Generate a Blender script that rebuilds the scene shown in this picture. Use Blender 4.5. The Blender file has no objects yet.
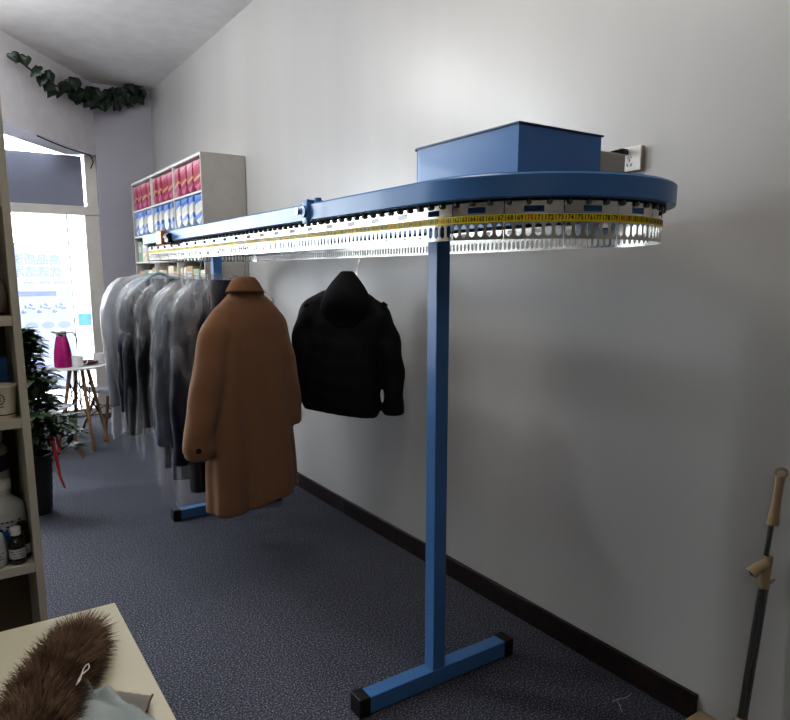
import bpy, bmesh, math, random
from mathutils import Vector, Matrix, noise as mnoise
random.seed(11)
S = bpy.context.scene
COL = S.collection
PI = math.pi

# ------------------------------------------------------------------ camera (eye height 1.5 m, phone lens)
FPX, CU, CV, EYE = 665.0, 395.0, 384.0, 1.5
PITCH = math.atan(110 / FPX)
YAW = math.atan(453 * math.cos(PITCH) / FPX)
cd = bpy.data.cameras.new('camera'); cam = bpy.data.objects.new('camera', cd); COL.objects.link(cam)
cam.location = (0, 0, EYE); cam.rotation_euler = (PI / 2 - PITCH, 0, -YAW)
cd.sensor_width = 36; cd.lens = FPX / 790 * 36; cd.shift_y = (CV - 360) / 790
cd.clip_start = 0.02
S.camera = cam
FW = Vector((math.sin(YAW) * math.cos(PITCH), math.cos(YAW) * math.cos(PITCH), -math.sin(PITCH)))
RT = Vector((math.cos(YAW), -math.sin(YAW), 0)); UP = RT.cross(FW)
def _ray(u, v): return FW + RT * ((u - CU) / FPX) - UP * ((v - CV) / FPX)
def at_z(u, v, z=0): d = _ray(u, v); return Vector((0, 0, EYE)) + d * ((z - EYE) / d.z)
def at_y(u, v, y): d = _ray(u, v); return Vector((0, 0, EYE)) + d * (y / d.y)
def to_px(p): q = Vector(p) - Vector((0, 0, EYE)); return CU + FPX * q.dot(RT) / q.dot(FW), CV - FPX * q.dot(UP) / q.dot(FW)
def at_x(u, v, x): d = _ray(u, v); return Vector((0, 0, EYE)) + d * (x / d.x)

# ------------------------------------------------------------------ materials
def lin(c):
    def f(x):
        x /= 255
        return x / 12.92 if x <= 0.04045 else ((x + 0.055) / 1.055) ** 2.4
    return (f(c[0]), f(c[1]), f(c[2]), 1)
def mix_rgb(nt, a, b, fac=None):
    n = nt.nodes.new('ShaderNodeMix'); n.data_type = 'RGBA'
    for s, v in ((6, a), (7, b)):
        if isinstance(v, tuple): n.inputs[s].default_value = v
        else: nt.links.new(v, n.inputs[s])
    if fac is not None:
        if isinstance(fac, float): n.inputs[0].default_value = fac
        else: nt.links.new(fac, n.inputs[0])
    return n.outputs[2]
def mat(name, c, rough=.5, metal=0., c2=None, scale=8., detail=3., bump=0., bscale=60., stretch=None, coat=0., spec=.5, alpha=None, sheen=0., trans=0.):
    m = bpy.data.materials.new(name); m.use_nodes = True; nt = m.node_tree
    p = nt.nodes['Principled BSDF']
    tc = nt.nodes.new('ShaderNodeTexCoord'); mp = nt.nodes.new('ShaderNodeMapping')
    nt.links.new(tc.outputs['Object'], mp.inputs[0])
    if stretch: mp.inputs['Scale'].default_value = stretch
    nz = nt.nodes.new('ShaderNodeTexNoise'); nz.inputs['Scale'].default_value = scale; nz.inputs['Detail'].default_value = detail
    nt.links.new(mp.outputs[0], nz.inputs['Vector'])
    rmp = nt.nodes.new('ShaderNodeValToRGB'); rmp.color_ramp.elements[0].position = .35; rmp.color_ramp.elements[1].position = .65
    a = lin(c); b = lin(c2) if c2 else tuple(list(x * .93 for x in a[:3]) + [1])
    rmp.color_ramp.elements[0].color = a; rmp.color_ramp.elements[1].color = b
    nt.links.new(nz.outputs['Fac'], rmp.inputs[0]); nt.links.new(rmp.outputs[0], p.inputs['Base Color'])
    p.inputs['Roughness'].default_value = rough; p.inputs['Metallic'].default_value = metal
    p.inputs['Coat Weight'].default_value = coat; p.inputs['Specular IOR Level'].default_value = spec
    p.inputs['Sheen Weight'].default_value = sheen; p.inputs['Transmission Weight'].default_value = trans
    if alpha is not None: p.inputs['Alpha'].default_value = alpha
    if bump:
        bn = nt.nodes.new('ShaderNodeBump'); n2 = nt.nodes.new('ShaderNodeTexNoise'); n2.inputs['Scale'].default_value = bscale; n2.inputs['Detail'].default_value = 4
        nt.links.new(mp.outputs[0], n2.inputs['Vector']); nt.links.new(n2.outputs['Fac'], bn.inputs['Height'])
        bn.inputs['Strength'].default_value = bump; bn.inputs['Distance'].default_value = .01
        nt.links.new(bn.outputs[0], p.inputs['Normal'])
    return m
M = {}
M['wall'] = mat('wall_gloss_paint', (194, 192, 189), .30, c2=(188, 186, 183), scale=2, bump=.10, bscale=5, stretch=(1, 1, .12), spec=.36)
M['wall_matte'] = mat('wall_matte_paint', (192, 189, 197), .7, c2=(184, 182, 191), scale=1.5)
M['wall_white'] = mat('wall_white_paint', (222, 220, 222), .6)
M['wall_dim'] = mat('wall_low_bounce', (130, 126, 122), .8)  # darkened so the unseen left and back walls bounce less light
M['ceiling'] = mat('ceiling_paint', (225, 223, 220), .8)
M['baseboard'] = mat('baseboard_stone', (26, 18, 18), .35, c2=(50, 34, 32), scale=30, bump=.2)
M['blue'] = mat('blue_powder_paint', (82, 126, 178), .32, c2=(77, 120, 171), scale=4, coat=.10, spec=.28)
M['blue_lid'] = mat('dark_blue_lid', (34, 48, 80), .35)
M['steel'] = mat('bright_steel', (206, 204, 199), .20, 1., c2=(190, 188, 182), scale=6, stretch=(.3, .3, 6))
M['chrome'] = mat('chrome', (225, 225, 225), .12, 1.)
M['bolt'] = mat('dull_bolt_steel', (150, 150, 150), .3, 1.)
M['black'] = mat('black_rubber', (16, 16, 17), .5)
M['black_gloss'] = mat('black_plastic', (14, 14, 15), .25)
M['yellow'] = mat('yellow_tape', (246, 222, 30), .5, c2=(240, 214, 26), scale=20)
M['ink'] = mat('black_ink', (20, 18, 14), .6)
M['ink_red'] = mat('red_ink', (196, 60, 20), .6)
M['orange'] = mat('orange_plastic', (206, 122, 26), .4)
M['cream_box'] = mat('cream_box', (176, 168, 152), .5)
M['plastic_white'] = mat('white_plastic', (226, 223, 216), .35)
M['socket_beige'] = mat('socket_edge', (186, 160, 124), .5)
M['shelf_cream'] = mat('cream_shelf_board', (206, 200, 184), .45, c2=(198, 191, 174), scale=5)
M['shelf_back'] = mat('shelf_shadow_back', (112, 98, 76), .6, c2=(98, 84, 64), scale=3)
M['dark_wood'] = mat('dark_wood', (64, 44, 30), .5, c2=(44, 30, 20), scale=4, stretch=(1, 1, 12))
M['cab_white'] = mat('white_cabinet_board', (230, 228, 222), .4)
M['cab_grey'] = mat('grey_cabinet_side', (194, 189, 181), .5)
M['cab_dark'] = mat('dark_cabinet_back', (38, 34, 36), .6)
M['tan_box'] = mat('tan_carton', (206, 178, 138), .7, c2=(190, 160, 120), scale=9)
M['cream_carton'] = mat('cream_carton', (236, 226, 200), .6)
M['green_carton'] = mat('green_carton', (140, 170, 140), .6)
M['camel'] = mat('camel_wool', (132, 98, 74), .95, c2=(124, 91, 68), scale=260, bump=.25, bscale=420, sheen=.15, spec=.15)
M['camel_dark'] = mat('camel_wool_collar', (130, 96, 72), .95, c2=(121, 89, 66), scale=260, bump=.3, bscale=400, spec=.15)
M['navy'] = mat('navy_cloth', (24, 27, 46), .85, c2=(18, 21, 38), scale=20, bump=.2, bscale=300, spec=.2)
M['charcoal'] = mat('charcoal_cloth', (36, 38, 44), .85, c2=(28, 30, 36), scale=20, bump=.2, bscale=300, spec=.2)
M['grey_cloth'] = mat('grey_cloth', (88, 94, 108), .85, c2=(76, 82, 96), scale=14, bump=.2, bscale=300, spec=.2)
M['light_cloth'] = mat('light_grey_cloth', (150, 152, 160), .85, c2=(134, 136, 146), scale=14, bump=.2, bscale=300, spec=.2)
M['jet'] = mat('black_cloth', (20, 20, 25), .8, c2=(15, 15, 20), scale=20, spec=.2)
M['puffer'] = mat('black_padded_nylon', (24, 24, 28), .6, c2=(19, 19, 23), scale=10, bump=.2, bscale=40, spec=.2)
M['puffer_fleece'] = mat('black_hood_cloth', (20, 20, 23), .8, bump=.3, bscale=90, spec=.2)
M['table_cream'] = mat('glossy_cream_top', (234, 228, 204), .14, c2=(226, 218, 190), scale=1.5, coat=.6)
M['fur'] = mat('brown_fur', (150, 124, 102), .8, c2=(96, 74, 60), scale=22, spec=.25)
M['fur_dark'] = mat('dark_fur_base', (100, 80, 64), .9)
M['pale_cloth'] = mat('pale_blue_cloth', (190, 198, 196), .85, c2=(176, 186, 186), scale=9, bump=.2, bscale=200)
M['pale_cuff'] = mat('pale_ribbed_cuff', (196, 190, 184), .9)
M['leaf'] = mat('dark_leaf', (52, 74, 42), .4, c2=(34, 52, 28), scale=6, spec=.4)
M['leaf_ivy'] = mat('ivy_leaf', (28, 50, 34), .45, c2=(18, 34, 24), scale=9)
M['stem'] = mat('plant_stem', (70, 62, 40), .8)
M['pot'] = mat('dark_plant_pot', (40, 42, 44), .4)
M['soil'] = mat('potting_soil', (34, 26, 20), .95)
M['red_ribbon'] = mat('red_ribbon', (220, 74, 74), .5)
M['magenta'] = mat('magenta_thermos', (168, 22, 110), .25, c2=(150, 16, 98), scale=6, coat=.4)
M['wood'] = mat('pale_beech_leg', (172, 134, 92), .5, c2=(150, 112, 74), scale=6, stretch=(4, 4, .6))
M['wood_brown'] = mat('brown_beech_leg', (128, 88, 58), .5, c2=(112, 74, 48), scale=6, stretch=(4, 4, .6))
M['dark_wire'] = mat('dark_steel_rod', (32, 32, 36), .4, .6)
M['mop_cream'] = mat('cream_mop_plastic', (178, 156, 122), .5)
M['mop_pole'] = mat('brushed_mop_pole', (150, 148, 142), .3, 1.)
M['frame_cream'] = mat('cream_window_frame', (226, 221, 210), .5)
M['shutter'] = mat('grey_shutter', (150, 153, 168), .6, c2=(142, 145, 160), scale=2)
M['brown_glass'] = mat('brown_bottle_glass', (38, 22, 18), .12, coat=.5)
M['label'] = mat('paper_label', (206, 206, 208), .6)
M['label_purple'] = mat('purple_label', (74, 46, 104), .6)
M['label_blue'] = mat('blue_label', (40, 116, 190), .5)
M['jug'] = mat('milky_jug', (196, 200, 194), .4)
M['blue_carton'] = mat('blue_carton', (28, 84, 132), .5)
M['cup_paper'] = mat('paper_cup', (224, 216, 196), .6)
M['bag'] = mat('woven_pale_bag', (176, 164, 158), .9, c2=(132, 122, 120), scale=26, bump=.5, bscale=70)
M['hanger_blue'] = mat('light_blue_hanger', (150, 206, 226), .4)
M['hanger_wire'] = mat('steel_wire', (190, 190, 190), .3, 1.)
M['hanger_black'] = mat('black_hanger', (20, 20, 22), .4)
M['sticker_blue'] = mat('blue_sticker', (110, 180, 236), .5)
M['poster_ink'] = mat('poster_ink', (196, 200, 226), .6)
M['poster_ink_pale'] = mat('poster_ink_pale', (216, 218, 234), .6)
M['pavement'] = mat('street_pavement', (200, 200, 204), .9)
M['ceramic'] = mat('white_ceramic', (232, 230, 230), .25)
M['tray'] = mat('brown_tray', (92, 50, 42), .4)
M['chair_white'] = mat('white_seat_shell', (226, 226, 230), .4)

def carpet():
    m = bpy.data.materials.new('grey_carpet'); m.use_nodes = True; nt = m.node_tree; p = nt.nodes['Principled BSDF']
    tc = nt.nodes.new('ShaderNodeTexCoord')
    def nz(sc, d=2):
        n = nt.nodes.new('ShaderNodeTexNoise'); n.inputs['Scale'].default_value = sc; n.inputs['Detail'].default_value = d
        nt.links.new(tc.outputs['Object'], n.inputs['Vector']); return n.outputs['Fac']
    r = nt.nodes.new('ShaderNodeValToRGB'); e = r.color_ramp.elements
    e[0].position = .36; e[0].color = lin((52, 53, 60)); e[1].position = .70; e[1].color = lin((150, 151, 162))
    x = e.new(.52); x.color = lin((80, 81, 91))
    nt.links.new(nz(150, 4), r.inputs[0])
    r2 = nt.nodes.new('ShaderNodeValToRGB'); r2.color_ramp.elements[0].color = (.80, .80, .82, 1); r2.color_ramp.elements[1].color = (1.08, 1.08, 1.08, 1)
    nt.links.new(nz(1.6, 3), r2.inputs[0])
    mm = nt.nodes.new('ShaderNodeMix'); mm.data_type = 'RGBA'; mm.blend_type = 'MULTIPLY'; mm.inputs[0].default_value = 1
    nt.links.new(r.outputs[0], mm.inputs[6]); nt.links.new(r2.outputs[0], mm.inputs[7])
    nt.links.new(mm.outputs[2], p.inputs['Base Color']); p.inputs['Roughness'].default_value = .95; p.inputs['Specular IOR Level'].default_value = .2
    b = nt.nodes.new('ShaderNodeBump'); b.inputs['Strength'].default_value = .6; b.inputs['Distance'].default_value = .006
    nt.links.new(nz(190, 3), b.inputs['Height']); nt.links.new(b.outputs[0], p.inputs['Normal'])
    return m
M['carpet'] = carpet()
def clear_glass():
    m = bpy.data.materials.new('window_glass'); m.use_nodes = True; nt = m.node_tree
    for n in list(nt.nodes):
        if n.type != 'OUTPUT_MATERIAL': nt.nodes.remove(n)
    out = nt.nodes['Material Output']
    t = nt.nodes.new('ShaderNodeBsdfTransparent'); t.inputs[0].default_value = (.95, .97, .98, 1)
    g = nt.nodes.new('ShaderNodeBsdfGlossy'); g.inputs['Roughness'].default_value = .05
    f = nt.nodes.new('ShaderNodeFresnel'); f.inputs[0].default_value = 1.3
    x = nt.nodes.new('ShaderNodeMixShader'); nt.links.new(f.outputs[0], x.inputs[0]); nt.links.new(t.outputs[0], x.inputs[1]); nt.links.new(g.outputs[0], x.inputs[2])
    nt.links.new(x.outputs[0], out.inputs[0]); return m
M['glass'] = clear_glass()
def thin_film():
    """clear polythene: mostly see-through, milky where it crumples, with sharp crinkle glints"""
    m = bpy.data.materials.new('clear_polythene'); m.use_nodes = True; nt = m.node_tree; p = nt.nodes['Principled BSDF']
    tc = nt.nodes.new('ShaderNodeTexCoord'); mp = nt.nodes.new('ShaderNodeMapping'); mp.inputs['Scale'].default_value = (1, 1, .22)
    nt.links.new(tc.outputs['Object'], mp.inputs[0])
    n = nt.nodes.new('ShaderNodeTexNoise'); n.inputs['Scale'].default_value = 9; n.inputs['Detail'].default_value = 5; n.inputs['Distortion'].default_value = 1.2
    nt.links.new(mp.outputs[0], n.inputs['Vector'])
    r = nt.nodes.new('ShaderNodeMapRange'); r.inputs[1].default_value = .48; r.inputs[2].default_value = .68; r.inputs[3].default_value = .03; r.inputs[4].default_value = .40
    nt.links.new(n.outputs['Fac'], r.inputs[0]); nt.links.new(r.outputs[0], p.inputs['Alpha'])
    p.inputs['Base Color'].default_value = lin((225, 228, 234)); p.inputs['Roughness'].default_value = .16; p.inputs['Specular IOR Level'].default_value = .9
    b = nt.nodes.new('ShaderNodeBump'); b.inputs['Strength'].default_value = .8; b.inputs['Distance'].default_value = .02
    nt.links.new(n.outputs['Fac'], b.inputs['Height']); nt.links.new(b.outputs[0], p.inputs['Normal'])
    return m
M['film'] = thin_film()
def backlit(name, c):
    m = bpy.data.materials.new(name); m.use_nodes = True; nt = m.node_tree
    for n in list(nt.nodes):
        if n.type != 'OUTPUT_MATERIAL': nt.nodes.remove(n)
    d = nt.nodes.new('ShaderNodeBsdfDiffuse'); t = nt.nodes.new('ShaderNodeBsdfTranslucent'); x = nt.nodes.new('ShaderNodeMixShader'); x.inputs[0].default_value = .6
    tc = nt.nodes.new('ShaderNodeTexCoord'); g = nt.nodes.new('ShaderNodeTexNoise'); g.inputs['Scale'].default_value = 1.2
    nt.links.new(tc.outputs['Object'], g.inputs['Vector'])
    col = mix_rgb(nt, lin(c), lin((c[0] - 14, c[1] - 10, c[2])), g.outputs['Fac'])
    for s in (d, t): nt.links.new(col, s.inputs[0])
    nt.links.new(d.outputs[0], x.inputs[1]); nt.links.new(t.outputs[0], x.inputs[2]); nt.links.new(x.outputs[0], nt.nodes['Material Output'].inputs[0])
    return m
M['poster'] = backlit('backlit_poster', (216, 218, 228))
def tint(name, c):
    m = bpy.data.materials.new(name); m.use_nodes = True; nt = m.node_tree
    for n in list(nt.nodes):
        if n.type != 'OUTPUT_MATERIAL': nt.nodes.remove(n)
    t = nt.nodes.new('ShaderNodeBsdfTransparent'); d = nt.nodes.new('ShaderNodeBsdfDiffuse'); x = nt.nodes.new('ShaderNodeMixShader'); x.inputs[0].default_value = .12
    tc = nt.nodes.new('ShaderNodeTexCoord'); g = nt.nodes.new('ShaderNodeTexNoise'); g.inputs['Scale'].default_value = 3; nt.links.new(tc.outputs['Object'], g.inputs['Vector'])
    nt.links.new(mix_rgb(nt, c, (c[0] * .96, c[1] * .97, c[2], 1), g.outputs['Fac']), t.inputs[0]); d.inputs[0].default_value = c
    nt.links.new(t.outputs[0], x.inputs[1]); nt.links.new(d.outputs[0], x.inputs[2]); nt.links.new(x.outputs[0], nt.nodes['Material Output'].inputs[0]); return m
M['poster_ink'] = tint('tinted_poster_ink', (.72, .76, .88, 1))
M['poster_ink_pale'] = tint('tinted_pale_poster_ink', (.83, .84, .89, 1))
M['sticker_blue'] = backlit('backlit_blue_sticker', (176, 208, 230))
def pouch_mat(name, top, mid, low):
    m = bpy.data.materials.new(name); m.use_nodes = True; nt = m.node_tree; p = nt.nodes['Principled BSDF']
    tc = nt.nodes.new('ShaderNodeTexCoord'); sx = nt.nodes.new('ShaderNodeSeparateXYZ'); nt.links.new(tc.outputs['Generated'], sx.inputs[0])
    n = nt.nodes.new('ShaderNodeTexNoise'); n.inputs['Scale'].default_value = 5; nt.links.new(tc.outputs['Generated'], n.inputs['Vector'])
    ad = nt.nodes.new('ShaderNodeMath'); ad.operation = 'MULTIPLY_ADD'; ad.inputs[1].default_value = .16
    nt.links.new(n.outputs['Fac'], ad.inputs[0]); nt.links.new(sx.outputs['Z'], ad.inputs[2])
    a2 = nt.nodes.new('ShaderNodeMath'); a2.operation = 'MULTIPLY_ADD'; a2.inputs[1].default_value = .14; nt.links.new(sx.outputs['Y'], a2.inputs[0]); nt.links.new(ad.outputs[0], a2.inputs[2])
    r = nt.nodes.new('ShaderNodeValToRGB'); r.color_ramp.interpolation = 'CONSTANT'; e = r.color_ramp.elements
    e[0].position = 0; e[0].color = lin(low[0]); e[1].position = .36; e[1].color = lin(low[1])
    for pos, c in ((.52, mid[0]), (.62, mid[1]), (.86, top[0]), (1.06, top[1])):
        x = e.new(min(pos, 1)); x.color = lin(c)
    nt.links.new(a2.outputs[0], r.inputs[0]); nt.links.new(r.outputs[0], p.inputs['Base Color']); p.inputs['Roughness'].default_value = .3
    return m
M['pouch_red'] = pouch_mat('red_pouch_print', ((190, 74, 104), (216, 156, 172)), ((206, 160, 120), (160, 40, 74)), ((196, 100, 134), (150, 36, 78)))
M['pouch_blue'] = pouch_mat('blue_pouch_print', ((70, 110, 190), (110, 150, 214)), ((220, 214, 190), (202, 204, 196)), ((190, 206, 232), (84, 124, 204)))

# ------------------------------------------------------------------ mesh helpers
def mesh_obj(name, bm, m, parent=None, smooth=False, mats=None):
    me = bpy.data.meshes.new(name); bm.normal_update(); bm.to_mesh(me); bm.free()
    for x in (mats or [m]): me.materials.append(x)
    if smooth:
        for p in me.polygons: p.use_smooth = True
        if smooth != 'all': me.set_sharp_from_angle(angle=math.radians(40))
    o = bpy.data.objects.new(name, me); COL.objects.link(o)
    if parent is not None: o.parent = parent
    return o
def B(): return bmesh.new()
def box(bm, c, s, rz=0., bev=0., rot=None, mi=0):
    M4 = Matrix.Translation(c) @ (rot if rot is not None else Matrix.Rotation(rz, 4, 'Z')) @ Matrix.Diagonal((s[0], s[1], s[2], 1))
    t = bmesh.new(); bmesh.ops.create_cube(t, size=1, matrix=M4)
    if bev: bmesh.ops.bevel(t, geom=t.edges[:], offset=bev, segments=2, affect='EDGES', profile=.5)
    add_bm(bm, t, mi)
def add_bm(bm, t, mi=0, xf=None):
    t.verts.index_update()
    vs = [bm.verts.new(xf @ v.co if xf else v.co) for v in t.verts]
    for f in t.faces:
        try: g = bm.faces.new([vs[v.index] for v in f.verts]); g.material_index = mi
        except ValueError: pass
    t.free()
def box2(bm, a, b, bev=0., mi=0):
    box(bm, [(a[i] + b[i]) / 2 for i in range(3)], [abs(b[i] - a[i]) for i in range(3)], bev=bev, mi=mi)
def tube(bm, pts, r, n=8, caps=True, flat=None, mi=0, closed=False):
    pts = [Vector(p) for p in pts]; k = len(pts); rs = r if isinstance(r, list) else [r] * k
    ref = None; rings = []
    for i, p in enumerate(pts):
        if closed: t = (pts[(i + 1) % k] - pts[i - 1]).normalized()
        else: t = (pts[min(i + 1, k - 1)] - pts[max(i - 1, 0)]).normalized()
        if ref is None: ref = Vector((1, 0, 0)) if abs(t.x) < .8 else Vector((0, 1, 0))
        s = (ref - t * ref.dot(t)).normalized(); ref = s; q = t.cross(s)
        rr = rs[i] if isinstance(rs[i], (list, tuple)) else (rs[i], rs[i])
        rings.append([bm.verts.new(p + s * (rr[0] * math.cos(2 * PI * j / n)) + q * (rr[1] * math.sin(2 * PI * j / n))) for j in range(n)])
    for i in range(k if closed else k - 1):
        a, b = rings[i], rings[(i + 1) % k]
        for j in range(n): f = bm.faces.new((a[j], a[(j + 1) % n], b[(j + 1) % n], b[j])); f.material_index = mi
    if caps and not closed:
        for g in (rings[0][::-1], rings[-1]): f = bm.faces.new(g); f.material_index = mi
def lathe(bm, prof, n=24, c=(0, 0, 0), mi=0, cap=True):
    rings = []
    for r, z in prof:
        rings.append([bm.verts.new((c[0] + max(r, 1e-4) * math.cos(2 * PI * j / n), c[1] + max(r, 1e-4) * math.sin(2 * PI * j / n), c[2] + z)) for j in range(n)])
    for a, b in zip(rings, rings[1:]):
        for j in range(n): f = bm.faces.new((a[j], a[(j + 1) % n], b[(j + 1) % n], b[j])); f.material_index = mi
    if cap:
        f = bm.faces.new(rings[0][::-1]); f.material_index = mi; f = bm.faces.new(rings[-1]); f.material_index = mi
def prism(bm, poly, z0, z1, mi=0):
    a = [bm.verts.new((x, y, z0)) for x, y in poly]; b = [bm.verts.new((x, y, z1)) for x, y in poly]; n = len(poly)
    fs = [bm.faces.new(a[::-1]), bm.faces.new(b)] + [bm.faces.new((a[i], a[(i + 1) % n], b[(i + 1) % n], b[i])) for i in range(n)]
    for f in fs: f.material_index = mi
def text_bm(body, size, bold=0.):
    cu = bpy.data.curves.new('t', 'FONT'); cu.body = body; cu.size = size; cu.align_x = 'CENTER'; cu.align_y = 'CENTER'; cu.offset = bold; cu.resolution_u = 2
    o = bpy.data.objects.new('t', cu); COL.objects.link(o)
    dg = bpy.context.evaluated_depsgraph_get(); me = bpy.data.meshes.new_from_object(o.evaluated_get(dg))
    t = bmesh.new(); t.from_mesh(me); bpy.data.meshes.remove(me); bpy.data.objects.remove(o); bpy.data.curves.remove(cu)
    return t
def remeshed(o, vox, smooth=4):
    m = o.modifiers.new('r', 'REMESH'); m.mode = 'VOXEL'; m.voxel_size = vox; m.use_smooth_shade = True
    s = o.modifiers.new('s', 'SMOOTH'); s.factor = .5; s.iterations = smooth
    dg = bpy.context.evaluated_depsgraph_get(); me = bpy.data.meshes.new_from_object(o.evaluated_get(dg))
    o.modifiers.clear(); old = o.data; mm = list(old.materials); o.data = me; bpy.data.meshes.remove(old)
    me.materials.clear()
    for x in mm: me.materials.append(x)
    for p in me.polygons: p.use_smooth = True; p.material_index = 0
    return o
def empty(name, loc, rz=0.):
    o = bpy.data.objects.new(name, None); COL.objects.link(o); o.location = loc; o.rotation_euler = (0, 0, rz); o.empty_display_size = .05
    return o
def tag(o, label, cat, group=None, kind=None):
    o['label'] = label; o['category'] = cat
    if group: o['group'] = group
    if kind: o['kind'] = kind
    return o
def struct(name, bm, m, parent=None, **k):
    o = mesh_obj(name, bm, m, parent, **k)
    if parent is None: o['kind'] = 'structure'
    return o
def local(o, root):
    """re-express mesh data of child o (built in world coordinates) in root's frame"""
    o.data.transform(root.matrix_basis.inverted() if root.matrix_basis else Matrix()); return o
def setbase(o):
    """move the origin of a world-built mesh to the middle of its base"""
    xs = [v.co for v in o.data.vertices]
    c = Vector(((min(v.x for v in xs) + max(v.x for v in xs)) / 2, (min(v.y for v in xs) + max(v.y for v in xs)) / 2, min(v.z for v in xs)))
    o.data.transform(Matrix.Translation(-c)); o.location = c; return o

# ------------------------------------------------------------------ the setting
WX = 1.994; CZ = 3.40; YF = 7.60; XL = -2.6; YB = -2.2
b = B(); box2(b, (XL - .1, YB - .1, -.1), (WX + .15, YF + .25, 0)); struct('floor', b, M['carpet'])
b = B(); box2(b, (-14, YF + .25, -.14), (14, 26, -.02)); struct('ground', b, M['pavement'])
b = B(); box2(b, (XL - .1, YB - .1, CZ), (WX + .15, YF + .25, CZ + .1)); struct('ceiling', b, M['ceiling'])
b = B(); box2(b, (WX, YB - .1, 0), (WX + .15, YF + .25, CZ)); struct('wall_right', b, M['wall'])
b = B(); box2(b, (1.42, YF, 0), (WX, YF + .25, CZ)); struct('wall_far', b, M['wall_matte'])
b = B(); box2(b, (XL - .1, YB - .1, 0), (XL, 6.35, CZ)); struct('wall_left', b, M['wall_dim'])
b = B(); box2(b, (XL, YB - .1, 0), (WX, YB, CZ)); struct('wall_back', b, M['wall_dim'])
# slanting header over the shopfront opening
A, Bp = Vector((1.42, YF)), Vector((.40, 6.20)); dv = (Bp - A).normalized(); nv = Vector((dv.y, -dv.x))
if nv.y < 0: nv = -nv
hp = [A, Bp, Bp + nv * .30, A + nv * .30]
b = B(); prism(b, [(p.x, p.y) for p in hp], 2.70, CZ); struct('wall_diagonal', b, M['wall_white'])
# left stretch of the shopfront (beside the shelf): piers, parapet and a wide window
b = B()
box2(b, (.30, 6.20, 0), (.42, 6.35, CZ)); box2(b, (XL, 6.20, 0), (-2.2, 6.35, CZ)); box2(b, (-2.2, 6.20, 2.7), (.30, 6.35, CZ)); box2(b, (-2.2, 6.20, 0), (.30, 6.35, .35))
struct('wall_front', b, M['wall_white'])
w2 = empty('window_2', (-.95, 6.27, .35)); w2['kind'] = 'structure'
b = B()
for x in (-1.24, -.41, .41, 1.24): box(b, (x, 0, 1.175), (.05, .06, 2.35))
for z in (.025, 2.325): box(b, (0, 0, z), (2.5, .06, .05))
mesh_obj('window_frame', b, M['frame_cream'], w2)
b = B(); box(b, (0, 0, 1.175), (2.44, .008, 2.28)); mesh_obj('pane', b, M['glass'], w2)
# return wall joining the front to the shop window further out
b = B(); box2(b, (.30, 6.35, 0), (.42, YF + .25, CZ)); struct('wall_return', b, M['wall_white'])
# the glazed shopfront itself
GY = 7.70
w1 = empty('window_1', (.92, GY, 0)); w1['kind'] = 'structure'
b = B()
box2(b, (1.28 - .92, -.04, 0), (1.42 - .92, .05, 2.10), bev=.004)             # right post
box2(b, (.42 - .92, -.04, 0), (.50 - .92, .05, 2.10), bev=.004)
box2(b, (.42 - .92, -.06, 2.10), (1.42 - .92, .06, 2.19), bev=.006)           # transom beam
box2(b, (1.105 - .92, -.01, .02), (1.120 - .92, .01, 2.10))                   # door stile
box2(b, (.50 - .92, -.03, 0), (1.28 - .92, .03, .07))
box2(b, (1.315 - .92, -.03, 2.19), (1.42 - .92, .05, CZ))
mesh_obj('window_frame', b, M['frame_cream'], w1)
b = B(); box2(b, (.42 - .92, -.02, 2.19), (1.290 - .92, .03, 2.69), bev=.004); mesh_obj('roller_shutter', b, M['shutter'], w1)
b = B(); box2(b, (.46 - .92, .003, .05), (1.40 - .92, .010, 2.12)); mesh_obj('pane', b, M['glass'], w1)
b = B(); box2(b, (.42 - .92, 0.036, 2.69), (1.42 - .92, .043, CZ)); mesh_obj('upper_pane', b, M['glass'], w1)
# dark cable stapled along the slanting header
b = B()
p0 = at_y(50, 146, 7.0)
pts = [Vector((.80 + .56 * t, 6.80 + .78 * t, 2.692 - .012 * math.sin(PI * t))) for t in [i / 8 for i in range(9)]]
tube(b, pts, .006, 6); tube(b, [pts[-1], pts[-1] + Vector((.03, .02, -.06)), pts[-1] + Vector((.0, .03, -.13))], .006, 6)
o = mesh_obj('electric_cable', b, M['black'], smooth=True); tag(o, 'thin dark cable running under the slanting header over the shopfront', 'cable')
# baseboard in lengths
b = B(); y = 1.126
for ln in (.735, .88, .78, .80, .69):
    y2 = min(y + ln, 5.0); box2(b, (WX - .016, y + .0012, 0), (WX, y2 - .0012, .098), bev=.002); y = y2
struct('baseboard_right', b, M['baseboard'])

# ------------------------------------------------------------------ garment conveyor
AX, YN, YE, RO = 1.445, 1.435, 4.33, .39
ZB, ZT = 1.680, 1.737
conv = empty('garment_conveyor', (1.41, 1.80, 0))
tag(conv, 'blue oval overhead garment conveyor with slotted steel strip, standing on two T-shaped feet', 'clothes conveyor')
O = Vector((1.41, 1.80, 0))
def loop_pt(s, r):
    """arc-length position round the oval measured on radius RS -> (point, outward normal)"""
    L1 = YE - YN; La = PI * RS; T = 2 * L1 + 2 * La; s %= T
    if s < L1: return Vector((AX - r, YE - s, 0)), Vector((-1, 0, 0))
    s -= L1
    if s < La:
        a = PI + s / RS; n = Vector((math.cos(a), math.sin(a), 0)); return Vector((AX, YN, 0)) + n * r, n
    s -= La
    if s < L1: return Vector((AX + r, YN + s, 0)), Vector((1, 0, 0))
    s -= L1; a = s / RS; n = Vector((math.cos(a), math.sin(a), 0)); return Vector((AX, YE, 0)) + n * r, n
RS = .357
LOOP = 2 * (YE - YN) + 2 * PI * RS
NC = 6 * round(LOOP / .0240 / 6); PIT = LOOP / NC
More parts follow.
